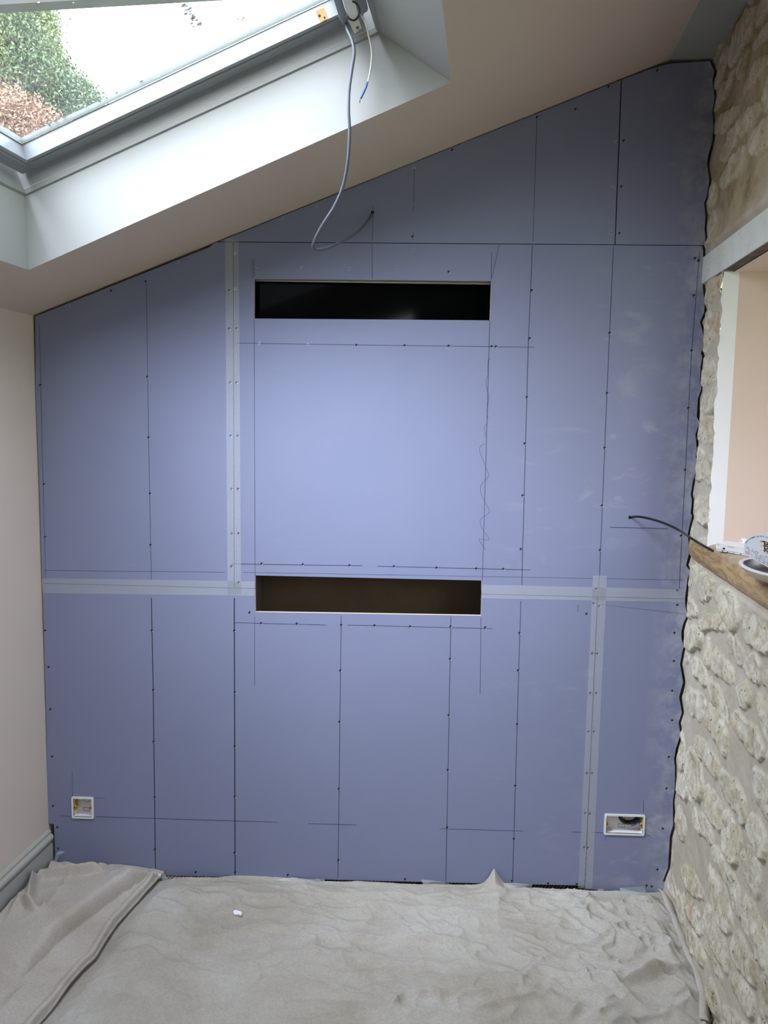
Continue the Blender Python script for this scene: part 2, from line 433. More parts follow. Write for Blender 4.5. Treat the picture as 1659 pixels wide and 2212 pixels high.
# back wall structure behind the boards: dark studwork cavity with two lined slots
wb = setp(empty('wall_back', (0, .3, 0)), 'stud cavity wall behind the blue plasterboard', None, None, 'structure')
bm = bmesh.new()
xs_ = lambda x: 2.114+.3932*(x+1.378)+.12
slab(bm, [[(-1.60, 0, 0), (1.3, 0, 0), (1.3, 0, 3.1), (.80, 0, 3.1), (-1.60, 0, xs_(-1.60))]], .30, .40, 0, 0); ob('masonry', bm, M_black, wb)
bm = bmesh.new()
for px in (210, 318, 507, 733, 970, 1120, 1310):
    x = W(px, 1600)[0]; 
    bx(bm, x-.02, x+.02, .0165, .06, 0.01, 1.0)
ob('stud', bm, M_steel, wb)

# sloped ceiling with the skylight opening; solid roof around it
S0, S1, D1, D0 = .234, 1.613, -.400, -1.62          # opening at ceiling level
s0, s1, d1, d0 = .318, 1.474, -.416, -1.60          # opening at the window frame, h = .2
SC = 2.372; SE = -.25
bm = bmesh.new()
def ring(outer, inner, flip):
    o = [bm.verts.new(p) for p in outer]; i = [bm.verts.new(p) for p in inner]
    for k in range(4):
        j = (k+1) % 4; bm.faces.new((o[k], o[j], i[j], i[k]))
    return o, i
o1, i1 = ring([RF(SE, -5.3, 0), RF(SC, -5.3, 0), RF(SC, .45, 0), RF(SE, .45, 0)], [RF(S0, D0, 0), RF(S1, D0, 0), RF(S1, D1, 0), RF(S0, D1, 0)], 0)
H2 = .33
o2, i2 = ring([RF(SE, -5.3, H2), RF(SC+.1, -5.3, H2), RF(SC+.1, .45, H2), RF(SE, .45, H2)], [RF(s0-.03, d0-.03, H2), RF(s1+.03, d0-.03, H2), RF(s1+.03, d1+.03, H2), RF(s0-.03, d1+.03, H2)], 0)
i3 = [bm.verts.new(RF(*q)) for q in ((s0, d0, .2), (s1, d0, .2), (s1, d1, .2), (s0, d1, .2))]
i4 = [bm.verts.new(RF(*q)) for q in ((s0-.03, d0-.03, .2), (s1+.03, d0-.03, .2), (s1+.03, d1+.03, .2), (s0-.03, d1+.03, .2))]
for k in range(4):
    j = (k+1) % 4
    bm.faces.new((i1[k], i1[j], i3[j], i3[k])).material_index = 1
    bm.faces.new((i3[k], i3[j], i4[j], i4[k])); bm.faces.new((i4[k], i4[j], i2[j], i2[k])); bm.faces.new((o1[k], o1[j], o2[j], o2[k]))
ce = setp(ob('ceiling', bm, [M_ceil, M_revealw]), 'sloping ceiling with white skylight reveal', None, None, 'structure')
# flat strip of ceiling by the stone wall
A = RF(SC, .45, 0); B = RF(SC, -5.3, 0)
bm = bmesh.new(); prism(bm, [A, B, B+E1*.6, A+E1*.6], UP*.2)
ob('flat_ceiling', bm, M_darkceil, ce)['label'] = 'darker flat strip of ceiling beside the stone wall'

# wall behind the camera with an unseen opening sized to tune the daylight
bm = bmesh.new()
FO = (-.4, -.05, .8, 1.35)
bx(bm, -2.2, FO[0], YF-.15, YF, 0, 2.2); bx(bm, FO[1], 1.0, YF-.15, YF, 0, 3.0)
bx(bm, FO[0], FO[1], YF-.15, YF, FO[3], 2.55); bx(bm, FO[0], FO[1], YF-.15, YF, 0, FO[2])
setp(ob('wall_front', bm, M_leftw), 'plastered wall behind the viewer with a window opening', None, None, 'structure')
portal('daylight_portal', ((FO[0]+FO[1])/2, YF-.14, (FO[2]+FO[3])/2), (1,0,0), (0,0,1), (0,-1,0), FO[1]-FO[0], FO[3]-FO[2])
cS = RF((s0+s1)/2, (d0+d1)/2, .34)
portal('skylight_portal', cS, SV, DD, NV, (s1-s0)+.06, (d1-d0)+.06)

# outdoors
bm = bmesh.new(); quad(bm, (-40, 40, -.1), (40, 40, -.1), (40, -40, -.1), (-40, -40, -.1))
setp(ob('ground', bm, M_lawn), 'lawn outside the house', None, None, 'structure')

# the old house rises above the lean-to roof on the stone wall side
bm = bmesh.new(); box(bm, (XR, 0, 0), -DD, E1, UP, -2, 5.4, .16, .6, 3.08, 6.5)
setp(ob('house_gable', bm, M_conc), 'tall rendered wall of the old house rising above the skylight roof', 'building')
# ------------------------------------------------------------------ stone wall
rs = np.random.RandomState(11)
T = np.concatenate([np.arange(-.22, 1.32, .0042), np.linspace(1.33, 5.4, 160)])
Z = np.arange(0, 3.02, .0045)
TT, ZZ = np.meshgrid(T, Z, indexing='ij')
wx = (fbm(TT*9, ZZ*9, 1, 4)-.5)*.070 + (fbm(TT*45, ZZ*45, 9, 3)-.5)*.018
wz = (fbm(TT*9+40, ZZ*9, 21, 4)-.5)*.060 + (fbm(TT*45+9, ZZ*45, 29, 3)-.5)*.013
X_, Z_ = TT+wx, ZZ+wz
Hs = np.zeros_like(TT); Mk = np.zeros_like(TT); Ru = np.zeros_like(TT)
z = 0.02
while z < 3.0:
    hr = rs.uniform(.075, .145); t = -.3 + rs.uniform(0, .1)
    while t < 5.4:
        L = rs.uniform(.11, .33); cx = t+L/2; cz = z+hr/2+rs.uniform(-.014, .014)
        a = L/2+rs.uniform(-.018, .004); b = hr/2+rs.uniform(-.020, -.002)
        i0, i1_ = np.searchsorted(T, [cx-a-.07, cx+a+.07]); j0, j1_ = np.searchsorted(Z, [cz-b-.07, cz+b+.07])
        if i1_ > i0 and j1_ > j0 and rs.rand() > .06:
            sl = (slice(i0, i1_), slice(j0, j1_)); an = rs.uniform(-.22, .22)
            dx = X_[sl]-cx; dz = Z_[sl]-cz; u = dx*math.cos(an)+dz*math.sin(an); v = -dx*math.sin(an)+dz*math.cos(an)
            p = rs.uniform(1.7, 3.2)
            sd = 1-((np.abs(u)/a)**p+(np.abs(v)/b)**p)**(1/p)
            prot = rs.uniform(.005, .010); tilt = rs.uniform(-.03, .03)*u-rs.uniform(.0, .14)*v
            mk = ss(-.02, .07, sd); hh = mk*np.maximum(prot+tilt, 0) + ss(.1, .7, sd)*rs.uniform(-.002, .003)
            up = hh > Hs[sl]
            Hs[sl] = np.where(up, hh, Hs[sl]); mk2 = ss(.0, .05, sd); Mk[sl] = np.maximum(Mk[sl], mk2)
            Ru[sl] = np.where(mk2 > .3, rs.rand(), Ru[sl])
        t += L
    z += hr
rough = (fbm(TT*30, ZZ*38, 51, 5)-.5)*.012*Mk + (fbm(TT*16, ZZ*16, 61, 4)-.5)*.009 + (fbm(TT*4, ZZ*4, 71, 2)-.5)*.012
topd = ss(2.30, 2.50, ZZ+(fbm(TT*5, ZZ*5, 77)-.5)*.3)
Hh = Hs*(1+.15*topd) + rough + .006
# edge of the boards as scribed to the stones (the corner profile)
EDGE = [(1535,130),(1543,155),(1539,174),(1544,211),(1539,241),(1541,271),(1539,304),(1531,331),(1527,355),(1532.5,390),(1527,423),(1521,439),(1524,466),(1522,496),(1524,515),(1522,529),
        (1519,542),(1518,570),(1517,610),(1522,658),(1521,675),(1512,696),(1517,713),(1521.6,737),(1514,764),(1517,770),(1513,794),(1512,829),(1515.6,837),(1507.5,862),(1505,900),(1511,913),(1502,938),(1505,968),(1503,987),(1509,997),(1503,1019),(1497,1038),(1492,1068),(1495,1079),(1492,1109),(1495,1114),(1488,1141),(1486,1152),(1487,1180),(1489,1193),(1482,1221),(1490,1234),(1485,1251),(1481,1284),
        (1483,1293),(1480,1307),(1485,1329),(1477,1344),(1472,1364),(1472,1379),(1477,1396),(1473,1413),(1469,1435),(1475.5,1473),(1467,1506),(1473,1539),(1466,1561),(1470,1587),(1460,1617),(1456,1639),(1458,1657),(1458,1701),(1453.5,1730),(1454,1782),(1447,1807),(1445,1840),(1443,1874),(1432,1903),(1429,1926)]
EW = [W(x, y) for x, y in EDGE]
ez = np.array([p[2] for p in EW]); ex = np.array([p[0] for p in EW]); oi = np.argsort(ez)
gap = .0055 + .004*vnoise(Z*14, Z*0, 5)
hc = XR - (np.interp(Z, ez[oi], ex[oi]) + gap)
bl = ss(.02, .11, T)[:, None]
Hh = hc[None, :]*(1-bl) + Hh*bl + rough*(1-bl)*.3*ss(0, .03, T)[:, None]
Hh += np.where(T < .0, -.004, 0)[:, None]
# broken edge of the opening: falls away towards the plastered jamb
TJ = .270; ZS, ZL0, ZL1 = 1.345, 2.243, 2.334
Hh -= (ss(.03, TJ, TT)*.016 * (ZZ > ZS) * (ZZ < ZL0) * (TT < TJ+.02))
inL = (ZZ > ZL0-.006) & (ZZ < ZL1+.002)
Hh = np.where(inL, np.minimum(Hh, .000), Hh)
Hh = np.where((ZZ < ZS+.02) & (ZZ > ZS-.07), np.minimum(Hh, .004), Hh)
Hh += .010*np.exp(-((ZZ-ZL1-.018)/.016)**2)*ss(.02, .1, TT)
P = np.array([XR, 0, 0]) - DD*TT[..., None] - E1*Hh[..., None] + UP*ZZ[..., None]
TO = 2.0
keep = ~((TT > TJ-.003) & (TT < TO) & (ZZ > ZS-.04) & (ZZ < ZL1-.02))
fm = keep[:-1, :-1] & keep[1:, 1:]
mk = np.stack([Mk, Ru, topd], -1)
wr = gridmesh('wall_right', P, M_stone, mask=fm, cols={'mk': mk}, flip=True)
setp(wr, 'rubble stone wall with lime mortar on the right', None, None, 'structure')
bm = bmesh.new()
box(bm, (XR, 0, 0), -DD, E1, UP, -.10, TO+.2, -.003, .14, ZL0, ZL1, bev=.004)
for v in bm.verts: v.co += Vector((random.uniform(-1,1)*.001, 0, 0))
for fc in bm.faces: 
    if fc.normal.z < -.5: pass
ob('concrete_lintel', bm, M_conc, wr)['label'] = 'pale pitted concrete lintel'
bm = bmesh.new()
n = 60; rnd = random.Random(4)
ed = [(.032+.018*k/n*2 + rnd.uniform(-.004, .004)) for k in range(n+1)]
for k in range(n):
    t0 = .08+(TO-.08)*k/n; t1 = .08+(TO-.08)*(k+1)/n
    quad(bm, SW(t0, ZL0-.002, .001), SW(t1, ZL0-.002, .001), SW(t1, ZL0-.004, ed[k+1]), SW(t0, ZL0-.004, ed[k]))
ob('lintel_underside', bm, M_soff, wr)['label'] = 'dark rough strip under the lintel'
bm = bmesh.new()
for k in range(n):
    t0 = .18+(TO-.18)*k/n; t1 = .18+(TO-.18)*(k+1)/n
    quad(bm, SW(t0, ZL0-.006, .03), SW(t1, ZL0-.006, .03), SW(t1, ZL0-.006, .55), SW(t0, ZL0-.006, .55))
ob('plaster_soffit', bm, M_pink, wr)
# far jamb: white painted band then pink plaster
jt = Zp(1561, 622, 2.22)
bm = bmesh.new()
nz = 80
for k in range(nz):
    z0 = ZS-.05+(ZL0-ZS+.045)*k/nz; z1 = ZS-.05+(ZL0-ZS+.045)*(k+1)/nz
    wl = lambda z: -.002 + (vnoise(np.array([z*60]), np.array([.5]), 3)[0]-.5)*.010
    wr_ = lambda z: .047 + .0*z
    quad(bm, SW(TJ, z0, wl(z0)), SW(TJ, z1, wl(z1)), SW(TJ, z1, wr_(z1)), SW(TJ, z0, wr_(z0)), 1)
    quad(bm, SW(TJ, z0, wr_(z0)), SW(TJ, z1, wr_(z1)), SW(TJ, z1, .55), SW(TJ, z0, .55), 0)
for k in range(1):
    for (t0, t1, z0, z1) in ((TJ, .90, ZS-.04, ZL0), (.90, TO, ZS-.04, 1.46), (.90, TO, 2.12, ZL0), (1.88, TO, 1.46, 2.12)):  # unseen outer panels, added to narrow the daylight from the side
        quad(bm, SW(t0, z0, .55), SW(t1, z0, .55), SW(t1, z1, .55), SW(t0, z1, .55))
    quad(bm, SW(TO, ZS-.1, .0), SW(TO, ZL1, .0), SW(TO, ZL1, .55), SW(TO, ZS-.1, .55))
    quad(bm, SW(TJ-.02, ZS-.02, .0), SW(TO, ZS-.02, .0), SW(TO, ZS-.02, .55), SW(TJ-.02, ZS-.02, .55))
ob('plaster_jamb', bm, [M_pink, M_whitepaint], wr)['label'] = 'pink plastered jamb with a white painted edge band, and unseen panels added to limit daylight'
portal('side_opening_portal', SW(1.39, 1.79, .56), DD, UP, E1, .98, .66)

# ------------------------------------------------------------------ plasterboard sheets
def px(*pts): return [W(x, y) for x, y in pts]
BD = [M_board, M_gyp, M_pencil_taper, M_pencil2, M_seamshade]
slotA, slotB = W(548, 1334), W(1043, 1240)
def emi(p): return 1 if slotA[0] < p[0] < slotB[0] and slotA[2] < p[2] < slotB[2] else 4
LINES = {k: [] for k in ('T1', 'T2', 'M1', 'M2', 'L1', 'L2')}
LINES['T1'] = [([(1160,250),(1151,521)],1.1,0),([(895,362),(893,455)],.9,0),([(893,500),(893,520)],.9,0),([(806,446),(804,521)],1.0,0)]
LINES['M1'] = [([(85,700),(92,1000),(99,1252)],.9,0),([(316,608),(321,945),(327,1252)],1.2,0),([(91,1232),(485,1236)],.7,0)]  # the last faint line draws shade along the tapered board edge
LINES['M2'] = [([(549,600),(549,560)],.9,0),([(545,560),(546,600)],.8,0),([(549,690),(550,980),(551,1243)],1.1,0),([(804,525),(804,602)],1.0,0),([(1062,545),(1061,604)],1.1,0),([(1079,528),(1062,600)],1.0,0),
   ([(1058,692),(1050,980),(1042,1253)],1.2,0),([(1150,530),(1141,745),(1127,1263)],1.5,0),([(1325,532),(1311,849),(1294,1268)],1.4,0),([(1511,545),(1494,757),(1467,1270)],1.2,0),
   ([(510,741),(770,745),(1155,750)],1.1,0),([(500,1218),(783,1222)],1.4,0),([(815,1223),(1145,1231)],1.4,0),([(1318,1139),(1442,1142)],1.6,0),([(525,1236),(1480,1253)],.6,0)]  # the last line here is painted shade where the board edge tapers
sc = [[(650,305),(625,305),(618,380),(620,440),(600,500),(612,570),(628,640),(612,750),(618,820)], [(607,865),(590,900),(600,980)],
      [(590,1045),(555,1060),(550,1110),(575,1180),(597,1240),(622,1290),(622,1330),(590,1362),(560,1400),(556,1460),(590,1540),(628,1610),(622,1645),(580,1675),(552,1700),(560,1760),(600,1820),(628,1860),(615,1878),(543,1868),(570,1920),(600,1965)]]
for s_ in sc:
    LINES['M2'].append(([tuple(q[:2]) for q in catmull([(900+a/4.0225, 700+b/4.0225, 0) for a, b in s_], 5)], .75, 0))
LINES['L1'] = [([(327,1292),(331,1490),(336,1882)],2.0,1),([(506,1292),(507,1600),(508,1893)],2.4,1),([(550,1332),(550,1480)],1.0,0),([(737,1330),(735,1500),(730,1896)],1.5,0),
   ([(974,1332),(969,1600),(963,1902)],1.5,0),([(1039,1335),(1037,1500)],1.2,0),([(1125,1298),(1119,1500),(1107,1908)],1.5,0),([(1249,1306),(1248,1321)],1.3,0),
   ([(507,1345),(703,1350)],1.2,0),([(751,1350),(1064,1358)],1.2,0),([(206,1764),(600,1776)],1.2,0),([(130,1762),(154,1763)],1.0,0),([(665,1779),(770,1782)],1.2,0),([(950,1790),(1130,1795)],1.0,0),([(1235,1797),(1262,1798)],1.4,0),
   ([(156,1668),(157,1719)],1.0,0),([(204,1723),(227,1724)],1.0,0)]
LINES['L2'] = [([(1390,1728),(1390,1755)],1.2,0),([(1391,1803),(1405,1805)],1.2,0),([(1276,1798),(1303,1799)],1.2,0),([(1308,1806),(1307,1816)],1,0),([(1300,1306),(1478,1326)],.5,0)]  # the thin last line paints the taper's shade below the seam
SCREWS = {
 'T1': [[(684,444),(778,403),(895,440),(610,472),(895,361),(1325,403),(1319,502),(1328,305)], [(977,324),(1160,253),(1243,236),(1315,187),(891,511)]],
 'T2': [[], [(1347,304),(1342,403),(1338,504),(1420,152)]],
 'M1': [[(384,567),(149,660)], [(240,628),(315,608),(87,832),(318,814),(321,945),(324,1066),(325,1177),(95,1046),(98,1160),(495,627),(495,710),(497,826),(498,941),(500,1056),(501,1152),(500,1223)]],
 'M2': [[(508,548),(508,624),(554,576),(651,577),(754,581),(855,584),(893,541),(560,741),(665,744)],
        [(511,709),(511,826),(513,941),(514,1056),(515,1152),(969,587),(770,745),(874,746),(969,747),(1062,748),(1071,748),(565,1217),(654,1219),(755,1221),(851,1223),(943,1226),(1029,1228),(1087,1229),
         (1149,627),(1144,731),(1138,858),(1133,958),(1129,1070),(1125,1186),(1317,719),(1311,849),(1306,967),(1300,1092),(1296,1188),(1501,558),(1509,563),(1499,638),(1494,757),(1487,881),(1480,1015),(1471,1157),(1463,1275),(516,1258),(1288,1272)]],
 'L1': [[], [(539,1323),(564,1346),(641,1347),(737,1350),(809,1351),(886,1353),(973,1353),(1048,1355),(328,1362),(331,1490),(332,1602),(334,1722),(335,1835),(506,1362),(507,1495),(507,1612),(507,1721),(507,1842),(508,1884),
         (735,1448),(733,1559),(732,1704),(731,1858),(972,1423),(969,1545),(967,1663),(966,1787),(1122,1367),(1119,1448),(1117,1564),(1113,1697),(1110,1812),(1106,1903),(98,1362),(105,1441),(109,1532),(113,1634),(115,1741),(124,1787),(126,1833),
         (423,1884),(622,1890),(1184,1908),(875,1899),(1267,1326),(1282,1303),(1279,1411),(1275,1497),(1271,1580),(1268,1670),(1264,1756),(1262,1830),(1246,1910)]],
 'L2': [[], [(1294,1309),(1290,1412),(1288,1497),(1283,1580),(1279,1670),(1274,1757),(1270,1831),(1463,1307),(1457,1367),(1456,1428),(1452,1492),(1452,1556),(1445,1635),(1440,1703),(1432,1790),(1420,1878),(1408,1915),(1397,1913)]],
}
def strip(bm, pts, wpx, mi, y=-.0004):
    P_ = [W(*p) for p in pts]; hw = wpx*.00155/2
    for a, b in zip(P_[:-1], P_[1:]):
        d = b-a; L = np.hypot(d[0], d[2]); 
        if L < 1e-6: continue
        nx, nz = -d[2]/L*hw, d[0]/L*hw; ex_ = d/L*hw*.4
        vs = [(a[0]+nx-ex_[0], y, a[2]+nz-ex_[2]), (b[0]+nx+ex_[0], y, b[2]+nz+ex_[2]), (b[0]-nx+ex_[0], y, b[2]-nz+ex_[2]), (a[0]-nx-ex_[0], y, a[2]-nz-ex_[2])]
        f = bm.faces.new([bm.verts.new(v) for v in vs]); f.material_index = 2+mi
        if f.normal.y > 0: f.normal_flip()
def screw_mesh(bright):
    bm = bmesh.new(); n = 12; c = lambda r, y: [bm.verts.new((r*math.cos(2*math.pi*k/n), y, r*math.sin(2*math.pi*k/n))) for k in range(n)]
    rings = [c(.0044, .0004), c(.0040, -.0012), c(.0030, -.0013), c(.0024, -.0002), c(.0004, .0003)]
    for i in range(4):
        for k in range(n):
            f = bm.faces.new((rings[i][k], rings[i][(k+1) % n], rings[i+1][(k+1) % n], rings[i+1][k])); f.material_index = (0 if i < 2 else 1) if bright else 1
    if not bright:                                   # torn paper crumb under the head
        box(bm, (.003, -.0008, -.003), XA, YA, UP, -.001, .0015, -.0008, .0006, -.0015, .0008, 0)
    bmesh.ops.recalc_face_normals(bm, faces=bm.faces[:])
    me = bpy.data.meshes.new('screw'); bm.to_mesh(me); bm.free()
    me.materials.append(M_zinc); me.materials.append(M_screwdark); return me
SCR = [screw_mesh(True), screw_mesh(False)]
def sheet(key, loops, label):
    bm = bmesh.new(); slab(bm, loops, 0, .015, 0, 1, emi)
    bmesh.ops.recalc_face_normals(bm, faces=bm.faces[:])
    for pts, wp, mi in LINES[key]: strip(bm, pts, wp, mi)
    o = ob('plasterboard_sheet', bm, BD, recalc=False); setp(o, label, 'plasterboard', 'blue plasterboard sheets on the back wall')
    for kind in (0, 1):
        for p in SCREWS[key][kind]:
            s_ = bpy.data.objects.new('screw', SCR[kind]); COL.objects.link(s_); s_.parent = o; s_.location = Vector(W(*p)) + Vector((0, -.0002, 0))
    return o
def eseg(y0, y1): return [q for q in EDGE if y0 <= q[1] <= y1]
def hole(cx, cy, r, seed):
    rr = random.Random(seed); return px(*[(cx+r*rr.uniform(.65, 1.25)*math.cos(a), cy+r*1.4*rr.uniform(.65, 1.2)*math.sin(a)) for a in [2*math.pi*k/9 for k in range(9)]])
# ceiling line on the wall plane with a small gap
def cl(x): return 680 + (131-680)*(x-72)/(1437-72)
SM = [(x, 522 + .0075*(x-460)) for x in (460, 1520)]
sy = lambda x: 522 + .0075*(x-460)         # upper seam
ty = lambda x: 1258 + (1292-1258)*(x-90)/(1390.)+2   # middle seam, left to right
sheet('T1', [px((470, sy(470)-.5), (475, cl(475)+3), (900, cl(900)+2), (1341.2, cl(1341)+3), (1327.6, sy(1327)-.5)), hole(805, 459, 4.2, 3)],
      'top wedge-shaped sheet under the sloping ceiling, where the grey cable comes out')
sheet('T2', [px((1343.5, cl(1343)+3), (1400, cl(1400)+5), (1432, 141), (1450, 137.5), (1533, 132), *eseg(150, 520), (1521, sy(1521)-.5), (1329.5, sy(1330)-.5))],
      'top right sheet scribed to the stones below the flat ceiling strip')
sheet('M1', [px((76, cl(76)+5), (280, cl(280)+6), (452, cl(452)+7), (465, sy(465)+1), (503, sy(502)+1), (505.2, ty(505)-.7), (91, ty(91)-.7), (85, 1040), (77, 860))],
      'middle left sheet beside the warm left wall, above the horizontal tape')
sheet('M2', [px((504.5, sy(504)+1), (1516, sy(1516)+1), *eseg(540, 1290), (1480, ty(1480)-.7), (1040.5, ty(1040)-.7), (1040, 1254), (800, 1248.5), (551, 1243), (551, ty(551)-.7), (506.8, ty(507)-.7)),
             px((549, 602), (1061, 607), (1058, 692), (549, 688)), hole(1361, 1118, 3.4, 8)],
      'large middle sheet with the black upper slot cut through it')
sheet('L1', [px((92, ty(92)+.7), (551.2, ty(551)+.7), (551.5, 1322), (800, 1326), (1039, 1330), (1040.3, ty(1040)+.7), (1290, ty(1290)+.7), (1262, 1913), (900, 1905), (350, 1891), (120, 1876), (117.5, 1800), (116.5, 1780), (104, 1779), (100, 1560))],
      'bottom left sheet with the single socket box and the slot in its top edge')
sheet('L2', [px((1292, ty(1292)+.7), (1480, ty(1480)+.7), *eseg(1300, 1926), (1428, 1929), (1264.5, 1921))],
      'bottom right sheet with the double socket box beside the stone wall')

# cavities behind the two slots
def niche(x0, x1, z0, z1, y0, y1, mat, name, label):
    bm = bmesh.new(); P0 = [(x0, z0), (x1, z0), (x1, z1), (x0, z1)]
    for k in range(4):
        a, b = P0[k], P0[(k+1) % 4]; quad(bm, (a[0], y0, a[1]), (b[0], y0, b[1]), (b[0], y1, b[1]), (a[0], y1, a[1]))
    quad(bm, (x0, y1, z0), (x1, y1, z0), (x1, y1, z1), (x0, y1, z1))
    ob(name, bm, mat, wb, recalc=False)['label'] = label
a, b = W(549, 688), W(1061, 605)
niche(a[0]-.03, b[0]+.03, a[2]-.04, b[2]+.03, .0155, .2, M_black, 'slot_lining', 'black inside of the upper slot')
g_ = Mat('black glass', S(4, 5, 6), .06, spec=.12); g_.base(g_.ramp(g_.noise(2), [(.4, S(3, 4, 5)), (.6, S(6, 8, 8))]))
bm = bmesh.new(); bx(bm, a[0]-.02, b[0]+.02, .055, .062, a[2]-.03, b[2]+.02)
ob('glass_panel', bm, g_.m, wb)['label'] = 'black glossy panel inside the upper slot'
bm = bmesh.new(); q0, q1 = W(552, 606, .03), W(1062, 611, .03)
vs = [q0, q1]; prism(bm, [q0+UP*.004, q1+UP*.004, q1-UP*.006, q0-UP*.002], (0, .012, 0))
ob('metal_strip', bm, M_steel, wb)['label'] = 'bright metal strip along the top of the upper slot'
a, b = W(551, 1330), W(1041, 1245)
niche(a[0]-.004, b[0]+.06, a[2]-.03, b[2]+.03, .0155, .17, M_mdf, 'slot_lining', 'brown box lining inside the lower slot')

# ------------------------------------------------------------------ scrim tape
def tape(pts, label):
    bm = bmesh.new(); prism(bm, [np.array([p[0], -.0009, p[2]]) for p in px(*pts)], (0, -.0003, 0))
    setp(ob('joint_tape', bm, M_tape), label, 'tape', 'mesh joint tapes on the plasterboard')
tape([(486,516),(516,516),(521,1284),(492,1284)], 'tall mesh tape over the vertical joint left of the two slots')
tape([(91,1249),(550,1256),(550,1287),(91,1281)], 'horizontal mesh tape from the left wall to the lower slot')
tape([(1041,1263),(1479,1273),(1479,1301),(1041,1292)], 'horizontal mesh tape from the lower slot to the stone wall')
tape([(1281,1243),(1311,1244),(1279,1919),(1249,1918)], 'mesh tape running down to the floor left of the double socket box')

# ------------------------------------------------------------------ socket boxes
def rrect(x0, x1, z0, z1, r, n=4):
    out = []
    for cx, cz, a0 in ((x1-r, z1-r, 0), (x0+r, z1-r, 90), (x0+r, z0+r, 180), (x1-r, z0+r, 270)):
        for k in range(n+1):
            a_ = math.radians(a0+90*k/n); out.append((cx+r*math.cos(a_), cz+r*math.sin(a_)))
    return out
def socket(p0, p1, label, double):
    A_, B_ = W(*p0), W(*p1); x0, x1, z1, z0 = A_[0], B_[0], A_[2], B_[2]
    root = setp(empty('socket_box', ((x0+x1)/2, 0, z0)), label, 'socket box')
    fr = .0075; dp = -.0052
    bm = bmesh.new(); O = rrect(x0, x1, z0, z1, .006); I = rrect(x0+fr, x1-fr, z0+fr, z1-fr, .002)
    slab(bm, [[(p[0], 0, p[1]) for p in O], [(p[0], 0, p[1]) for p in I][::-1]], dp, -.0006, 0, 0)
    ob('flange', bm, M_white, root)
    # the tub stands on the face of the wall plane and is sunk by its rim only: it is built in front of a cut pocket
    bm = bmesh.new(); xi0, xi1, zi0, zi1 = x0+fr, x1-fr, z0+fr, z1-fr; yb = .034
    for (a_, b_) in (((xi0, zi0), (xi1, zi0)), ((xi1, zi0), (xi1, zi1)), ((xi1, zi1), (xi0, zi1)), ((xi0, zi1), (xi0, zi0))):
        quad(bm, (a_[0], dp, a_[1]), (b_[0], dp, b_[1]), (b_[0], yb, b_[1]), (a_[0], yb, a_[1]))
    quad(bm, (xi0, yb, zi0), (xi1, yb, zi0), (xi1, yb, zi1), (xi0, yb, zi1))
    ob('tub', bm, M_white, root, recalc=False)
    zc = (zi0+zi1)/2
    for sgn, xx in ((1, xi0), (-1, xi1)):
        bm = bmesh.new(); tube(bm, [(xx+sgn*.004, -.002, zc), (xx+sgn*.004, .02, zc)], .0055, 12)
        tube(bm, [(xx+sgn*.004, -.0024, zc), (xx+sgn*.004, -.0015, zc)], .0022, 8, 1)
        bx(bm, min(xx, xx+sgn*.004), max(xx, xx+sgn*.004), .004, .03, zc-.014, zc+.02)
        ob('fixing_lug', bm, [M_brass, M_black], root)['label'] = 'brass coloured fixing lug'
    bm = bmesh.new(); cx = (x0+x1)/2; 
    tube(bm, [(cx+.012*math.cos(k*math.pi/8), yb-.0005, zi1-.018+.012*math.sin(k*math.pi/8)) for k in range(16)], .0006, 6, 0, True)
    k0 = px((0, 0), (1, 1)); 
    ob('knockout', bm, M_screwdark, root)['label'] = 'round knock-out outline in the tub'
    bm = bmesh.new()
    for (ax_, bx__) in (((-.012, .006), (.012, .006)), ((-.012, .006), (-.014, .018)), ((.012, .006), (.010, .018)), ((-.014, .018), (.010, .018))):
        tube(bm, [(cx+ax_[0], yb-.0005, zi0+ax_[1]), (cx+bx__[0], yb-.0005, zi0+bx__[1])], .0006, 6)
    ob('back_recess', bm, M_screwdark, root)['label'] = 'outlined recess at the bottom of the tub'
    return root, (xi0, xi1, zi0, zi1, yb)
# pockets for the tubs are cut through the sheets below
r1, b1 = socket((155, 1720), (203.5, 1768), 'white single socket box low on the left with a loop of white cable', False)
bm = bmesh.new(); xi0, xi1, zi0, zi1, yb = b1
tube(bm, catmull([(xi0+.030, .03, zi1+.001), (xi0+.031, .018, zi1-.012), (xi0+.040, .012, zi1-.019), (xi0+.050, .012, zi1-.020), (xi0+.060, .016, zi1-.016), (xi0+.066, .024, zi1-.006), (xi0+.068, .03, zi1+.001)], 6), .0022, 8)
setp(ob('cable_loop', bm, M_whitecable), 'white cable looping inside the single socket box', 'cable')
r2, b2 = socket((1305.5, 1757), (1391, 1804.5), 'white double socket box low on the right with black cable inside', True)
xi0, xi1, zi0, zi1, yb = b2; bm = bmesh.new(); cxl = xi0+(xi1-xi0)*.66
for k, (rr_, dy) in enumerate(((.0, .012), (.004, .019), (-.003, .025))):
    tube(bm, [(cxl+(.033+rr_)*math.cos(a_), dy+.003*math.sin(3*a_), zi1-.004+(.036+rr_)*math.sin(a_)*.9) for a_ in [math.pi*(1.02+.97*j/20) for j in range(21)]], .0042, 8)
setp(ob('cable_coil', bm, M_blackcable), 'thick black cable coiled inside the double socket box', 'cable')
bm = bmesh.new(); tube(bm, [(cxl+.041*math.cos(a_), .008, zi1-.004+.037*math.sin(a_)) for a_ in [math.pi*(1.55+.33*j/10) for j in range(11)]], .0026, 8)
setp(ob('wire', bm, M_bluecore), 'blue wire beside the black coil in the double socket box', 'wire')

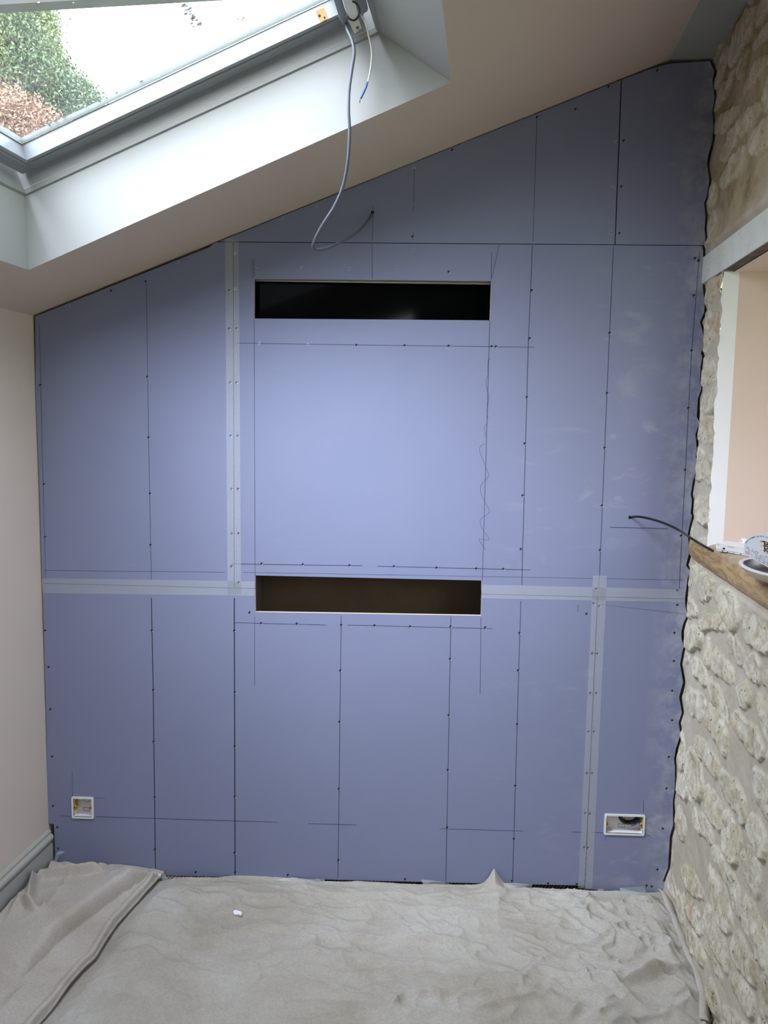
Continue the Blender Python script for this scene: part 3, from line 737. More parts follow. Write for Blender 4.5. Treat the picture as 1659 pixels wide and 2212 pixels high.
# cut the tub pockets (booleans on the two bottom sheets)
def cut(obj_, b_):
    xi0, xi1, zi0, zi1, yb = b_
    bm = bmesh.new(); bm.from_mesh(obj_.data)
    for co, no in (((xi0-.001, 0, 0), (1, 0, 0)), ((xi1+.001, 0, 0), (1, 0, 0)), ((0, 0, zi0-.001), (0, 0, 1)), ((0, 0, zi1+.001), (0, 0, 1))):
        bmesh.ops.bisect_plane(bm, geom=bm.verts[:]+bm.edges[:]+bm.faces[:], plane_co=co, plane_no=no)
    kill = [f for f in bm.faces if xi0-.001 < f.calc_center_median().x < xi1+.001 and zi0-.001 < f.calc_center_median().z < zi1+.001]
    bmesh.ops.delete(bm, geom=kill, context='FACES'); bm.to_mesh(obj_.data); bm.free()
for o in bpy.data.objects:
    if o.name.startswith('plasterboard_sheet') and 'single socket' in o['label']: cut(o, b1)
    if o.name.startswith('plasterboard_sheet') and 'double socket' in o['label']: cut(o, b2)

# ------------------------------------------------------------------ skylight window
win = setp(empty('window_1', RF(s0, d1, .2)), 'sloping roof window with white sash', None, None, 'structure')
def frame_ring(bm, A_, B_, ha, hb, mi=0):
    """A_, B_ = (s0,s1,d0,d1) rectangles at heights ha, hb joined by four quads"""
    ca = [RF(A_[0], A_[2], ha), RF(A_[1], A_[2], ha), RF(A_[1], A_[3], ha), RF(A_[0], A_[3], ha)]
    cb = [RF(B_[0], B_[2], hb), RF(B_[1], B_[2], hb), RF(B_[1], B_[3], hb), RF(B_[0], B_[3], hb)]
    for k in range(4):
        j = (k+1) % 4; quad(bm, ca[k], ca[j], cb[j], cb[k], mi)
R0 = (s0, s1, d0, d1)
def ins(r, a): return (r[0]+a, r[1]-a, r[2]+a, r[3]-a)
bm = bmesh.new()
frame_ring(bm, ins(R0, -.002), ins(R0, .006), .196, .200); frame_ring(bm, ins(R0, .006), ins(R0, .008), .200, .214)
frame_ring(bm, ins(R0, .008), ins(R0, .004), .214, .217); frame_ring(bm, ins(R0, .004), ins(R0, .006), .217, .33)
ob('window_frame', bm, M_wingrey, win, recalc=False)['label'] = 'grey outer frame'
SH = (.342, 1.448, d0+.02, -.436)
bm = bmesh.new()
frame_ring(bm, SH, ins(SH, .003), .252, .249); frame_ring(bm, ins(SH, .003), ins(SH, .036), .249, .249)
frame_ring(bm, ins(SH, .036), ins(SH, .040), .249, .254); frame_ring(bm, ins(SH, .040), ins(SH, .044), .254, .252)
frame_ring(bm, ins(SH, .044), ins(SH, .052), .252, .256); frame_ring(bm, ins(SH, .052), ins(SH, .056), .256, .300)
frame_ring(bm, SH, ins(SH, -.001), .252, .32)
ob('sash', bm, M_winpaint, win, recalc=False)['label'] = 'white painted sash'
G0 = ins(SH, .056)
bm = bmesh.new(); frame_ring(bm, G0, ins(G0, .003), .2985, .2985); ob('glazing_seal', bm, M_rubber, win, recalc=False)
bm = bmesh.new(); frame_ring(bm, ins(G0, .0005), ins(G0, .012), .301, .312); ob('glazing_spacer', bm, M_spacer, win, recalc=False)
bm = bmesh.new(); quad(bm, RF(G0[0]-.01, G0[2]-.01, .304), RF(G0[1]+.01, G0[2]-.01, .304), RF(G0[1]+.01, G0[3]+.01, .304), RF(G0[0]-.01, G0[3]+.01, .304))
ob('glass_pane', bm, M_glass, win, recalc=False)['label'] = 'dirty double glazed pane with splashes'
# moss and grime clumps along the lower edge and the middle of the pane
rnd = random.Random(5); bm = bmesh.new()
def clump(x, y, r):
    c0_ = RFp(x, y, .312); k = 7
    r *= .0014
    vs = [bm.verts.new(c0_ + SV*r*rnd.uniform(.5, 1.3)*math.cos(2*math.pi*i/k)*1.3 + DD*r*rnd.uniform(.5, 1.2)*math.sin(2*math.pi*i/k)) for i in range(k)]
    ct = bm.verts.new(c0_ - NV*r*.6)
    cb_ = bm.verts.new(c0_ + NV*r*.3)
    for i in range(k): bm.faces.new((vs[i], vs[(i+1) % k], ct)); bm.faces.new((vs[(i+1) % k], vs[i], cb_))
for i in range(34): 
    x = rnd.choice([rnd.uniform(85, 260), rnd.uniform(300, 360), rnd.uniform(440, 640)]); y = 292-(x-60)*.457+rnd.uniform(-5, 1); clump(x, y, rnd.uniform(1.5, 5))
for i in range(22):
    a_ = rnd.random(); clump(392+a_*38+rnd.uniform(-9, 9), 10+a_*45+rnd.uniform(-9, 9), rnd.uniform(1.5, 5.5))
for i in range(4): clump(515+rnd.uniform(-12, 12), 38+rnd.uniform(-6, 6), rnd.uniform(2, 4))
ob('grime', bm, M_grime, win)['label'] = 'grey moss and grime stuck to the pane'
# bare timber patch with two screw holes on the sash
bm = bmesh.new()
PD = DD*(SH[3]-.052)
pp = [pl(x, y, CP+DD*(SH[3]-.0545), DD) for x, y in ((682, 25), (700, 16.5), (708, 42), (700, 45), (692, 50))]
prism(bm, pp, -DD*.0015)
for x, y, r in ((690, 34, .0036), (701, 38, .0026)):
    c_ = pl(x, y, CP+DD*(SH[3]-.0562), DD); tube(bm, [c_, c_-DD*.0008], r, 10, 1)
ob('bare_wood_patch', bm, [M_pine, M_black], win)['label'] = 'bare pine patch with two screw holes'

# window opener in the upper corner
op = setp(empty('window_opener', RFp(765, 30, .22)), 'white window opener unit in the top right corner of the skylight', 'window opener')
def plate(pts, h0, h1, mat, name, label=None, bev=.0015):
    bm = bmesh.new(); prism(bm, [RFp(x, y, h0) for x, y in pts], NV*(h1-h0))
    if bev: bmesh.ops.bevel(bm, geom=bm.edges[:], offset=bev, segments=2, affect='EDGES')
    o = ob(name, bm, mat, op)
    if label: o['label'] = label
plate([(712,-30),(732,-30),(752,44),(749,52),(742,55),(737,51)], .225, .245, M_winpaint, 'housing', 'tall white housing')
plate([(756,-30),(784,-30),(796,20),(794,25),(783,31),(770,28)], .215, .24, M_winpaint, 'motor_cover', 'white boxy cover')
plate([(732,-30),(758,-30),(773,28),(773,34),(768,40),(759,43),(753,38),(748,28)], .200, .216, M_white, 'lever', 'rounded white lever')
plate([(753,46),(775,41),(781,60),(766,74)], .205, .209, M_whitecable, 'tag', 'white tag plate', .0005)
bm = bmesh.new()
for i in range(5):
    u_ = RFp(769+i*1.3, 58-i*.3, .2046); v_ = RFp(771+i*1.3, 64-i*.3, .2046); tube(bm, [u_, v_], .0005, 5)
ob('tag_print', bm, M_ink, op)
bm = bmesh.new(); tube(bm, catmull([RFp(*p, .198) for p in ((762, 3), (772, 10), (777, 22), (775, 35), (766, 44), (756, 42), (749, 34))], 5), .0022, 8)
ob('cable_ring', bm, M_blackcable, op)['label'] = 'black cable ring around the lever'

# ------------------------------------------------------------------ cables
def cable(name, pts, r, mat, label, n=8, seg=12):
    bm = bmesh.new(); tube(bm, catmull([W(x, y, yy) for x, y, yy in pts], n), r, seg); return setp(ob(name, bm, mat), label, 'cable')
cable('hanging_cable', [(744,10,-.545),(746,35,-.57),(750,62,-.60),(761,88,-.61),(765,115,-.61),(760,150,-.60),(754,195,-.59),(753,240,-.58),(755,290,-.56),(751,350,-.52),(741,402,-.47),(722,446,-.42),(697,485,-.37),(681,515,-.33),(676,532,-.30),(684,539,-.27),(705,536,-.23),(737,522,-.17),(773,500,-.09),(795,477,-.03),(805,461,.01)],
      .0046, M_greycable, 'long grey cable hanging from the skylight corner and looping into a hole in the board')
c2 = empty('loose_wire', W(778, 35, -.52)); setp(c2, 'thin cable with a taped blue end dangling in front of the skylight reveal', 'cable')
bm = bmesh.new(); tube(bm, catmull([W(x, y, -.57) for x, y in ((768,18),(778,30),(788,48),(797,80),(803,112),(801,145),(796,172),(793,182))], 8), .0023, 10); ob('sheath', bm, M_whitecable, c2)
bm = bmesh.new(); tube(bm, catmull([W(x, y, -.57) for x, y in ((794,177),(790,190),(784,203),(780,212))], 6), .0027, 10); ob('blue_core', bm, M_bluecore, c2)['label'] = 'blue insulated end'
bm = bmesh.new(); tube(bm, [W(780, 211, -.57), W(777, 218, -.57), W(777, 222, -.57)], .0012, 8); ob('bare_tip', bm, M_copper, c2)['label'] = 'bare metal tip'
ZT = 1.372
pe = SW(.40, ZT+.006, -.004)
E_ = [(1361,1118,.012),(1366,1116,-.01),(1380,1115,-.05),(1402,1119,-.10),(1432,1128,-.17),(1465,1143,-.24),(1500,1166,-.30),]
bm = bmesh.new(); 
ptsA = catmull([W(x, y, yy) for x, y, yy in E_]+[Zp(1523, 1179.5, ZT+.016), Zp(1541, 1189, ZT+.010)], 8)
tube(bm, ptsA, .0023, 10); tube(bm, [p+np.array([.0, 0, -.0040]) for p in ptsA], .0021, 10)
setp(ob('power_cable', bm, M_blackcable), 'twin black cable arching from the board to the white driver on the ledge', 'cable')
# ------------------------------------------------------------------ oak ledge
TL = np.concatenate([np.linspace(.022, 1.2, 200), np.linspace(1.22, TO, 20)])
pr = [(.30, ZT-.07), (.004, ZT-.080), (-.006, ZT-.079), (-.012, ZT-.072), (-.014, ZT-.055), (-.014, ZT-.034), (-.010, ZT-.020), (-.002, ZT-.010), (.012, ZT-.003), (.03, ZT), (.10, ZT), (.30, ZT), (.50, ZT)]
PP = np.zeros((len(TL), len(pr), 3))
for i, t in enumerate(TL):
    for j, (o_, z_) in enumerate(pr):
        wob = (vnoise(np.array([t*14]), np.array([j*.35]), 31)[0]-.5)*.004 + (vnoise(np.array([t*60]), np.array([j*.5]), 33)[0]-.5)*.0015
        lip = 1 if 0 < j < 10 else 0
        oo = o_
        if t < TJ and j >= 9: oo = min(o_, .05)
        PP[i, j] = SW(t, z_ + (wob*.25 if lip else 0), oo + (wob + .010*(1-ss(.02, .14, np.array(t))) if lip else 0))
o = gridmesh('oak_ledge', PP, M_oak, flip=False)
bm = bmesh.new(); bm.from_mesh(o.data); bmesh.ops.holes_fill(bm, edges=[e for e in bm.edges if e.is_boundary], sides=60); bmesh.ops.recalc_face_normals(bm, faces=bm.faces[:]); bm.to_mesh(o.data); bm.free()
setp(o, 'thick worn oak ledge in the stone wall opening', 'ledge')
ZT += .001
# ------------------------------------------------------------------ things on the ledge
dA, dB = Zp(1546, 1188, ZT), Zp(1607, 1199.5, ZT)
ax = dB-dA; ax[2] = 0; ax /= np.linalg.norm(ax); ay = np.array([-ax[1], ax[0], 0])
if ay[1] < 0: ay = -ay
dr = setp(empty('led_driver', dA), 'long white driver box on the oak ledge at the end of the black cable', 'driver box')
bm = bmesh.new(); box(bm, dA, ax, ay, UP, 0, .20, 0, .07, .0035, .0235, bev=.0015)
prism(bm, [dA+UP*.006, dA+UP*.0225, dA-ax*.019+ay*.066+UP*.0225, dA-ax*.019+ay*.066+UP*.006], ay*.004+ax*.012)
ob('case', bm, M_white, dr)
bm = bmesh.new()
for i, (u0, u1) in enumerate(((.004, .026), (.030, .046), (.050, .070), (.073, .096), (.1, .16))):
    box(bm, dA, ax, ay, UP, u0, u1, -.002, .03, 0, .0035)
ob('cover_clips', bm, M_white, dr)
bm = bmesh.new(); box(bm, dA, ax, ay, UP, .028, .036, -.0006, .002, .0065, .0115)
box(bm, dA, ax, ay, UP, .002, .2, .0002, .02, .0030, .0045)
ob('terminal_slot', bm, M_black, dr)['label'] = 'small black slot'
bm = bmesh.new()
for c0_, bar in ((.0075, 0), (.0125, 1)):
    arc = [dA+ax*(c0_+.0016*math.cos(a_))+UP*(.0185+.0022*math.sin(a_))-ay*.0004 for a_ in [math.pi*(.5+k/8) for k in range(9)]]
    tube(bm, arc, .0003, 5)
    if bar: tube(bm, [dA+ax*(c0_-.0014)+UP*.0185-ay*.0004, dA+ax*c0_+UP*.0185-ay*.0004], .0003, 5)
ob('printed_symbol', bm, M_ink, dr)['label'] = 'small black CE mark'
bm = bmesh.new(); rnd = random.Random(8); u = .046
while u < .073:
    L = rnd.uniform(.0008, .0016); zz = .0165
    for zo in (0, .0016):
        tube(bm, [dA+ax*u+UP*(zz+zo)-ay*.0003, dA+ax*(u+L)+UP*(zz+zo)-ay*.0003], .00022, 4)
    tube(bm, [dA+ax*u+UP*zz-ay*.0003, dA+ax*u+UP*(zz+.0018)-ay*.0003], .00022, 4)
    u += L+.0009 + (.002 if rnd.random() < .12 else 0)
ob('printed_text', bm, M_ink, dr)['label'] = 'line of tiny black print'
# white metal strip against the jamb
pA, pB = Zp(1571, 1172, ZT+.0), Zp(1628, 1181, ZT)
ax2 = pB-pA; ax2[2] = 0; ax2 /= np.linalg.norm(ax2); ay2 = np.array([-ax2[1], ax2[0], 0])
bk = setp(empty('white_bracket', pA), 'flat white perforated strip lying behind the driver box against the jamb', 'bracket')
bm = bmesh.new(); prism(bm, [pA, pB, pB+UP*.020+ay2*.008, pA+UP*.020+ay2*.008-ax2*.006], ay2*.003)
ob('strip', bm, M_whitepaint, bk)
bm = bmesh.new()
for u in (.012, .030, .05):
    c_ = pA+ax2*u+UP*.011+ay2*.0040; tube(bm, [c_, c_-ay2*.0008], .0016, 8)
ob('screw_hole', bm, M_screwdark, bk)
# oval tray
tc_ = Zp(1684, 1226, ZT+.03); tc_[2] = ZT
tray = setp(empty('oval_tray', tc_), 'oval metal tray with a broad white rim at the front of the oak ledge', 'tray')
def oval(bm, prof, ae, ad, seg=56, mi=0):
    rings = []
    for off, z_ in prof:
        rings.append([bm.verts.new(tc_ + E1*(ae+off)*math.cos(2*math.pi*k/seg) + DD*(ad+off)*math.sin(2*math.pi*k/seg) + UP*z_) for k in range(seg)])
    for a_, b_ in zip(rings[:-1], rings[1:]):
        for k in range(seg):
            f = bm.faces.new((a_[k], a_[(k+1) % seg], b_[(k+1) % seg], b_[k])); f.smooth = True; f.material_index = mi
    return rings
AE, AD = .088, .150
bm = bmesh.new(); oval(bm, [(-.030, .002), (-.018, .006), (-.006, .018), (.0, .026)], AE, AD); r_ = oval(bm, [(-.034, .0015), (-.030, .002)], AE, AD); bm.faces.new(r_[0])
ob('body', bm, M_cream, tray)['label'] = 'cream outside of the tray'
bm = bmesh.new(); oval(bm, [(.0, .026), (.001, .029), (-.002, .031), (-.008, .031), (-.010, .029)], AE, AD); ob('rim', bm, M_white, tray)['label'] = 'broad white rim'
bm = bmesh.new(); r_ = oval(bm, [(-.010, .029), (-.014, .016), (-.022, .007), (-.034, .004)], AE, AD); bm.faces.new(r_[-1]); ob('inner', bm, M_tin, tray)['label'] = 'dull metal inside'
# printed white frame with a woven brown panel, leaning over the tray
ph = 14*0.0014
b0, b1_ = Zp(1608, 1197, ZT+.034), Zp(1722, 1262, ZT+.034)
bu = b1_-b0; bu[2] = 0; bu /= np.linalg.norm(bu); bn = np.array([-bu[1], bu[0], 0])   # bn points away from the camera
if np.dot(bn, b0-EYE) < 0: bn = -bn
def Bq(x, y, yy=0): return pl(x, y, b0, bn) + bn*yy
def Bl(x, y):
    q = Bq(x, y)-b0; return (float(q @ bu), 0.0, float(q[2]))
bs = setp(empty('printed_basket', Bq(1650, 1225)), 'white rounded basket frame covered in small black print with brown weave, behind the tray', 'basket')
def rl(pts, n=5): return [tuple(p[:2]) for p in catmull([(a_, b_, 0) for a_, b_ in pts], n)]
outer = [(1608,1197),(1607,1186)] + rl([(1607,1178),(1611,1167),(1625,1157),(1643,1152),(1664,1155),(1690,1166),(1712,1182),(1722,1200)]) + [(1726,1222),(1722,1262)]
inner = [(1642,1167.5)] + rl([(1643,1167.5),(1652,1169),(1666,1176),(1690,1192),(1704,1208)]) + [(1704,1222),(1642,1191)]
bm = bmesh.new(); slab(bm, [[Bl(*p) for p in outer], [Bl(*p) for p in inner]], 0, .014, 0, 0)
bmesh.ops.bevel(bm, geom=[e for e in bm.edges if e.is_manifold and e.calc_face_angle(0) > .6 and abs(e.verts[0].co.y-e.verts[1].co.y) < 1e-5], offset=.002, segments=2, affect='EDGES')
for v in bm.verts: v.co = Vector(b0 + bu*v.co.x + bn*v.co.y + UP*v.co.z)
ob('frame', bm, M_white, bs)
bm = bmesh.new(); rnd = random.Random(2)
def dash(x, y, dx, dy, wd=.0004):
    tube(bm, [Bq(x, y, -.0003), Bq(x+dx, y+dy, -.0003)], wd, 4)
for row in range(6):
    x = 1610 + rnd.random()*2
    while x < 1659+40:
        y = 1178+row*4.0+(x-1608)*.53
        inside_hole = (x > 1640 and y < 1192+(x-1642)*.45)
        if not inside_hole and rnd.random() < .72 and y < 1196+(x-1607)*.55:
            L = rnd.choice([.8, 1.2, 1.8, 2.6]); dash(x, y, L, L*.5, rnd.choice([.0003, .0005, .0007]))
            if rnd.random() < .4: dash(x, y, 0, -2.0)
        x += rnd.uniform(1.6, 3.4)
ar = rl([(1611,1174),(1618,1166),(1630,1161),(1645,1159),(1662,1163),(1685,1175)], 12)
for i in range(0, len(ar)-1):
    if rnd.random() < .75: dash(ar[i][0], ar[i][1], rnd.uniform(-.3, .6), -rnd.uniform(1, 2.6), .0004); dash(ar[i][0], ar[i][1], ar[i+1][0]-ar[i][0], ar[i+1][1]-ar[i][1], .0003)
ob('black_print', bm, M_ink, bs)['label'] = 'rows of small black print'
bm = bmesh.new()
for k in range(14):
    x = 1640+k*4.8; p = [Bq(x+1.2*((j % 2)*2-1), 1160+j*4.6, .006+.003*((j+k) % 2)) for j in range(16) if 1160+j*4.6 < 1195+(x-1642)*.5]; tube(bm, p, .0016, 6)
for j in range(14):
    y = 1163+j*4.8; p = [Bq(1638+k*4.8, y+.35*(k*4.8), .009+.003*((j+k) % 2)) for k in range(15) if y+.35*(k*4.8) < 1195+(k*4.8-4)*.5]; 
    if len(p) > 1: tube(bm, p, .0019, 6)
ob('weave', bm, M_brown, bs)['label'] = 'brown woven cane panel'

# ------------------------------------------------------------------ dust sheets
def ridge(X, Y, p0, p1, wdt, h, sharp=1.0):
    p0 = np.array(p0[:2]); p1 = np.array(p1[:2]); d = p1-p0; L = np.linalg.norm(d); d /= L
    u = (X-p0[0])*d[0]+(Y-p0[1])*d[1]; v = -(X-p0[0])*d[1]+(Y-p0[1])*d[0]
    return h*np.exp(-np.abs(v/wdt)**(1.4*sharp))*ss(-.03, .06, u)*ss(-.03, .06, L-u)
def FP(x, y): return Zp(x, y, 0.0)
def polyx(pts, yy):       # x of a boundary polyline as a function of y (world)
    q = sorted([(p[1], p[0]) for p in pts]); return np.interp(yy, [a_[0] for a_ in q], [a_[1] for a_ in q])
hem = [FP(*p) for p in ((352,1897),(330,1922),(283,1972),(250,2010),(225,2050),(205,2083),(180,2105),(150,2140),(120,2180),(92,2212))]
hem = [hem[0]+np.array([.01, .03, 0])] + hem + [hem[-1]+(hem[-1]-hem[-3])*9]
rgt = [FP(*p) for p in ((1432,1926),(1442,1942),(1455,1972),(1470,2005),(1485,2045),(1497,2075),(1513,2105),(1522,2135),(1531,2165),(1531,2178))]
xs_top = [FP(*p) for p in ((352,1905),(400,1903),(470,1902),(506,1898),(560,1899),(600,1901),(680,1908),(760,1910),(900,1915),(1040,1918),(1140,1925),(1300,1932),(1400,1933),(1436,1928))]
nx_, ny_ = 620, 420
Y1 = -1.75
vv = np.linspace(0, 1, ny_); uu = np.linspace(0, 1, nx_)
U, V = np.meshgrid(uu, vv, indexing='ij')
lx = lambda y: polyx(hem, y)-.10
rxp = [(p[0], p[1]) for p in rgt]+[(.88, -.74), (.86, -1.0), (.80, -1.75)]
rx = lambda y: polyx([np.array([a_, b_, 0]) for a_, b_ in rxp], y)
top = lambda x: np.interp(x, [p[0] for p in xs_top], [p[1] for p in xs_top])
Yg = -.004 + V**1.15*(Y1+.004)
Xl, Xr = lx(Yg), rx(Yg); X = Xl+(Xr-Xl)*U
Yg = Yg + (1-V)**6*(top(X)+.004)
xw, yw = X+(fbm(X*3, Yg*3, 5)-.5)*.25, Yg+(fbm(X*3+9, Yg*3, 6)-.5)*.16
r1_ = 1-np.abs(2*fbm(xw*2.0, yw*7, 12, 3)-1); r2_ = 1-np.abs(2*fbm(xw*7+yw*5, yw*11-xw*4, 15, 3)-1); r3_ = 1-np.abs(2*fbm(xw*6-yw*6, yw*7+xw*7, 18, 3)-1)
rightside = ss(.2, .85, X)
H = .006 + .017*r1_**4 + (.008+.014*rightside)*r2_**5 + (.005+.016*rightside)*r3_**5 + .016*fbm(X*3.2, Yg*3.2, 31, 3)
def rg(a_, b_, wd, h, sh=1.0):
    global H; H = H + ridge(X, Yg, FP(*a_), FP(*b_), wd, h, sh)
rg((1330,2148), (1490,2112), .014, .030, 1.2); rg((1490,2112), (1528,2135), .02, .022)
rg((900,2128), (1330,2146), .010, .012); rg((560,2130), (900,2112), .012, .008); rg((1380,1952), (1445,1975), .02, .016)
rg((960,1998), (1100,1990), .010, .012); rg((780,2060), (960,2035), .012, .008); rg((1150,2100), (1330,2030), .014, .012); rg((1280,2000), (1400,2080), .012, .014); rg((1200,1985), (1300,2050), .010, .010)
rg((840,2212), (870,2170), .010, .02); rg((870,2172), (1080,2165), .012, .016); rg((1080,2190), (1200,2168), .012, .020); rg((1225,2215), (1260,2190), .012, .018); rg((1100,1960), (1300,1975), .010, .010)
rg((1395,2010), (1490,2100), .010, .010); rg((650,2030), (1000,2050), .016, .006); rg((1010,2205), (1100,2185), .015, .02)
# little tent standing against the wall
pk = FP(1060, 1925); H = H + .045*np.maximum(0, 1-np.abs(X-pk[0]-.012)/.045)**1.3*np.exp(-((Yg-pk[1]-.01)/.045)**2)
H = H + .014*np.exp(-(V/.02)**2)*fbm(X*6, Yg*0, 41, 3)          # back edge turned up against the boards
H *= .35+.65*ss(0, .10, V) + .65*np.exp(-((X-pk[0]-.012)/.05)**2)*(1-ss(0, .10, V))
cornerlift = np.exp(-((X-.895)/.06)**2-((Yg+.66)/.07)**2); H = H+.030*cornerlift
H *= (.12+.88*ss(.0, .07, X-polyx(hem, Yg)))*(.35+.65*ss(.02, .09, rx(Yg)-X))
H *= ss(-.004, .02, U) * ss(0, .006, 1-U)*.85+.15
P = np.stack([X, Yg, H+.002], -1)
MAIN_P = P.reshape(-1, 3)
def MAIN_H(q):
    d = (MAIN_P[:, 0]-q[0])**2+(MAIN_P[:, 1]-q[1])**2; return float(MAIN_P[np.argsort(d)[:60], 2].max())
ms = setp(gridmesh('dust_sheet', P, M_cloth, flip=True), 'large crumpled cotton dust sheet covering the floor from wall to stone wall', 'dust sheet')
bm = bmesh.new(); ed = [(float(rx(np.array(y_))), y_) for y_ in np.linspace(-.012, -.70, 60)]
for k in range(59):
    a_, b_ = ed[k], ed[k+1]
    za = .024+.004*math.sin(k*.5); zb = .024+.004*math.sin((k+1)*.5)
    quad(bm, (a_[0]-.030, a_[1], za+.006), (b_[0]-.030, b_[1], zb+.006), (b_[0]+.002, b_[1], .018), (a_[0]+.002, a_[1], .018))
bmesh.ops.remove_doubles(bm, verts=bm.verts[:], dist=.0003)
for v in bm.verts: v.co.z += .002*math.sin(v.co.y*60)
bmesh.ops.solidify(bm, geom=bm.faces[:], thickness=.0015)
ob('hem', bm, M_cloth2, ms, smooth=True)['label'] = 'stitched hem folded along the stone wall side'

# left sheet, lying over the main one and bunched against the wall
nx2, ny2 = 300, 460
U, V = np.meshgrid(np.linspace(0, 1, nx2), np.linspace(0, 1, ny2), indexing='ij')
Yg = -.003+V**1.1*(Y1-.2)
Xl = -1.372+.024+TA*Yg-.0*V; Xr = polyx(hem, Yg); X = Xl+(Xr-Xl)*U
dh = (Xr-X)                                        # distance from the hem
xw, yw = X+(fbm(X*4, Yg*4, 105)-.5)*.16, Yg+(fbm(X*4+9, Yg*4, 106)-.5)*.16
r1_ = 1-np.abs(2*fbm(xw*5+yw*3, yw*4, 112, 3)-1); r2_ = 1-np.abs(2*fbm(xw*11, yw*9, 115, 3)-1)
near = np.exp(-((Yg+.0)/.22)**2)
H = .014 + .010*fbm(X*3, Yg*3, 131, 2) + (.005+.020*near)*r1_**5 + (.002+.010*near)*r2_**6
H2_ = 0
# raised fold running parallel to the hem, with a valley between
fo = .085+.05*ss(0, -.5, Yg)*0
vc = .040+.115*ss(.05, .62, -Yg)+.006*np.sin(Yg*23)
H += .070*np.where(dh > vc, (1-np.exp(-np.maximum(dh-vc, 0)/.011))*np.exp(-np.maximum(dh-vc, 0)/.24), 0)*ss(-.74, -.45, Yg)*(.45+.55*ss(.0, .14, -Yg))
H += .014*np.exp(-((dh-.012)/.014)**2)
# bunch in the corner
def rg2(a_, b_, wd, h, sh=1.0):
    global H; H = H + ridge(X, Yg, FP(*a_), FP(*b_), wd*.85, h*1.35, sh*1.15)
rg2((95,1905), (150,1884), .022, .060, 1.2); rg2((150,1884), (200,1905), .022, .045, 1.2); rg2((205,1915), (238,1888), .025, .055, 1.1); rg2((238,1888), (345,1893), .02, .030)
rg2((80,1925), (225,1918), .016, .030, 1.4); rg2((75,1925), (62,1990), .016, .035); rg2((45,1985), (80,2010), .014, .035, 1.3); rg2((120,1960), (90,2010), .012, .016)
rg2((20,2020), (60,1960), .02, .020); rg2((60,2150), (10,2200), .02, .012)
H = H + .035*np.exp(-(V/.012)**2)*(fbm(X*9, Yg*0, 141, 2))
H += .014*np.exp(-(U/.03)**2)*(.4+.6*fbm(X*0, Yg*14, 142, 2))
hb_x = [W(x, 1885)[0] for x in (78, 100, 125, 150, 175, 200, 218, 238, 262, 300, 345, 360)]
hb = np.interp(X, hb_x, [.004, .020, .034, .038, .024, .004, .012, .034, .034, .028, .016, .010])
wb_ = ss(.0, .10, -Yg); H = hb*(1-wb_)+H*wb_
H *= ss(0, .012, 1-U)*.55+.45
P = np.stack([X, Yg, H+.010], -1)
ls = setp(gridmesh('dust_sheet', P, M_cloth2, flip=True), 'smaller dust sheet bunched in the left corner with a folded hem, over the large one', 'dust sheet')
# hem band of the left sheet, lifted a little
bm = bmesh.new(); yy = np.linspace(-.02, -1.4, 120); rnd = random.Random(3); prev = None
for k, y_ in enumerate(yy):
    x_ = float(polyx(hem, np.array(y_))); lift = .016+.010*vnoise(np.array([y_*9]), np.array([0.]), 8)[0]
    ring_ = [bm.verts.new((x_-.026, y_, lift+.004)), bm.verts.new((x_-.012, y_, lift+.007)), bm.verts.new((x_+.002, y_, lift+.002)), bm.verts.new((x_+.004, y_, lift-.004)), bm.verts.new((x_-.006, y_, lift-.007))]
    if prev:
        for i in range(4): bm.faces.new((prev[i], prev[i+1], ring_[i+1], ring_[i]))
    prev = ring_
ob('hem', bm, M_cloth2, ls, smooth=True)['label'] = 'raised stitched hem band'

# polythene under the sheets, poking out along the wall
po = setp(empty('plastic_sheet', (0, -.01, 0)), 'clear polythene poking out from under the dust sheets along the wall', 'plastic sheet')
rnd = random.Random(12)
def flap(pts, yy=-.020):
    bm = bmesh.new()
    c_ = [W(x, y, yy+rnd.uniform(-.012, .004)) for x, y in pts]
    vs = [bm.verts.new(p) for p in c_]; bm.faces.new(vs); ob('plastic_flap', bm, M_poly, po)
flap([(110,1880),(121,1843),(130,1838),(141,1840),(128,1846),(118,1876)]); flap([(86,1895),(84,1884),(106,1868),(140,1860),(170,1870),(195,1892),(180,1890),(140,1868),(110,1876)])
flap([(195,1892),(212,1880),(232,1868),(250,1869),(328,1880),(330,1890),(240,1874),(215,1895)]); flap([(213,1871),(228,1870),(225,1873)])
flap([(328,1876),(333,1875),(350,1882),(345,1890),(338,1895),(326,1888)]); flap([(346,1885),(356,1889),(363,1897),(358,1906),(345,1908),(342,1895)])
flap([(596,1901),(615,1897),(660,1898),(700,1899),(705,1908),(650,1910)]); flap([(670,1901),(683,1897),(690,1899),(700,1908),(680,1909)])
flap([(760,1908),(780,1903),(800,1907),(805,1914)]); flap([(910,1900),(940,1902),(985,1912),(950,1917),(915,1912)]); flap([(1085,1908),(1110,1907),(1150,1911),(1148,1920),(1095,1918)])
flap([(1290,1922),(1296,1918),(1304,1921),(1300,1930)]); flap([(1338,1918),(1390,1914),(1398,1932),(1345,1931)]); flap([(1429,1915),(1434,1902),(1440,1925),(1436,1935)])
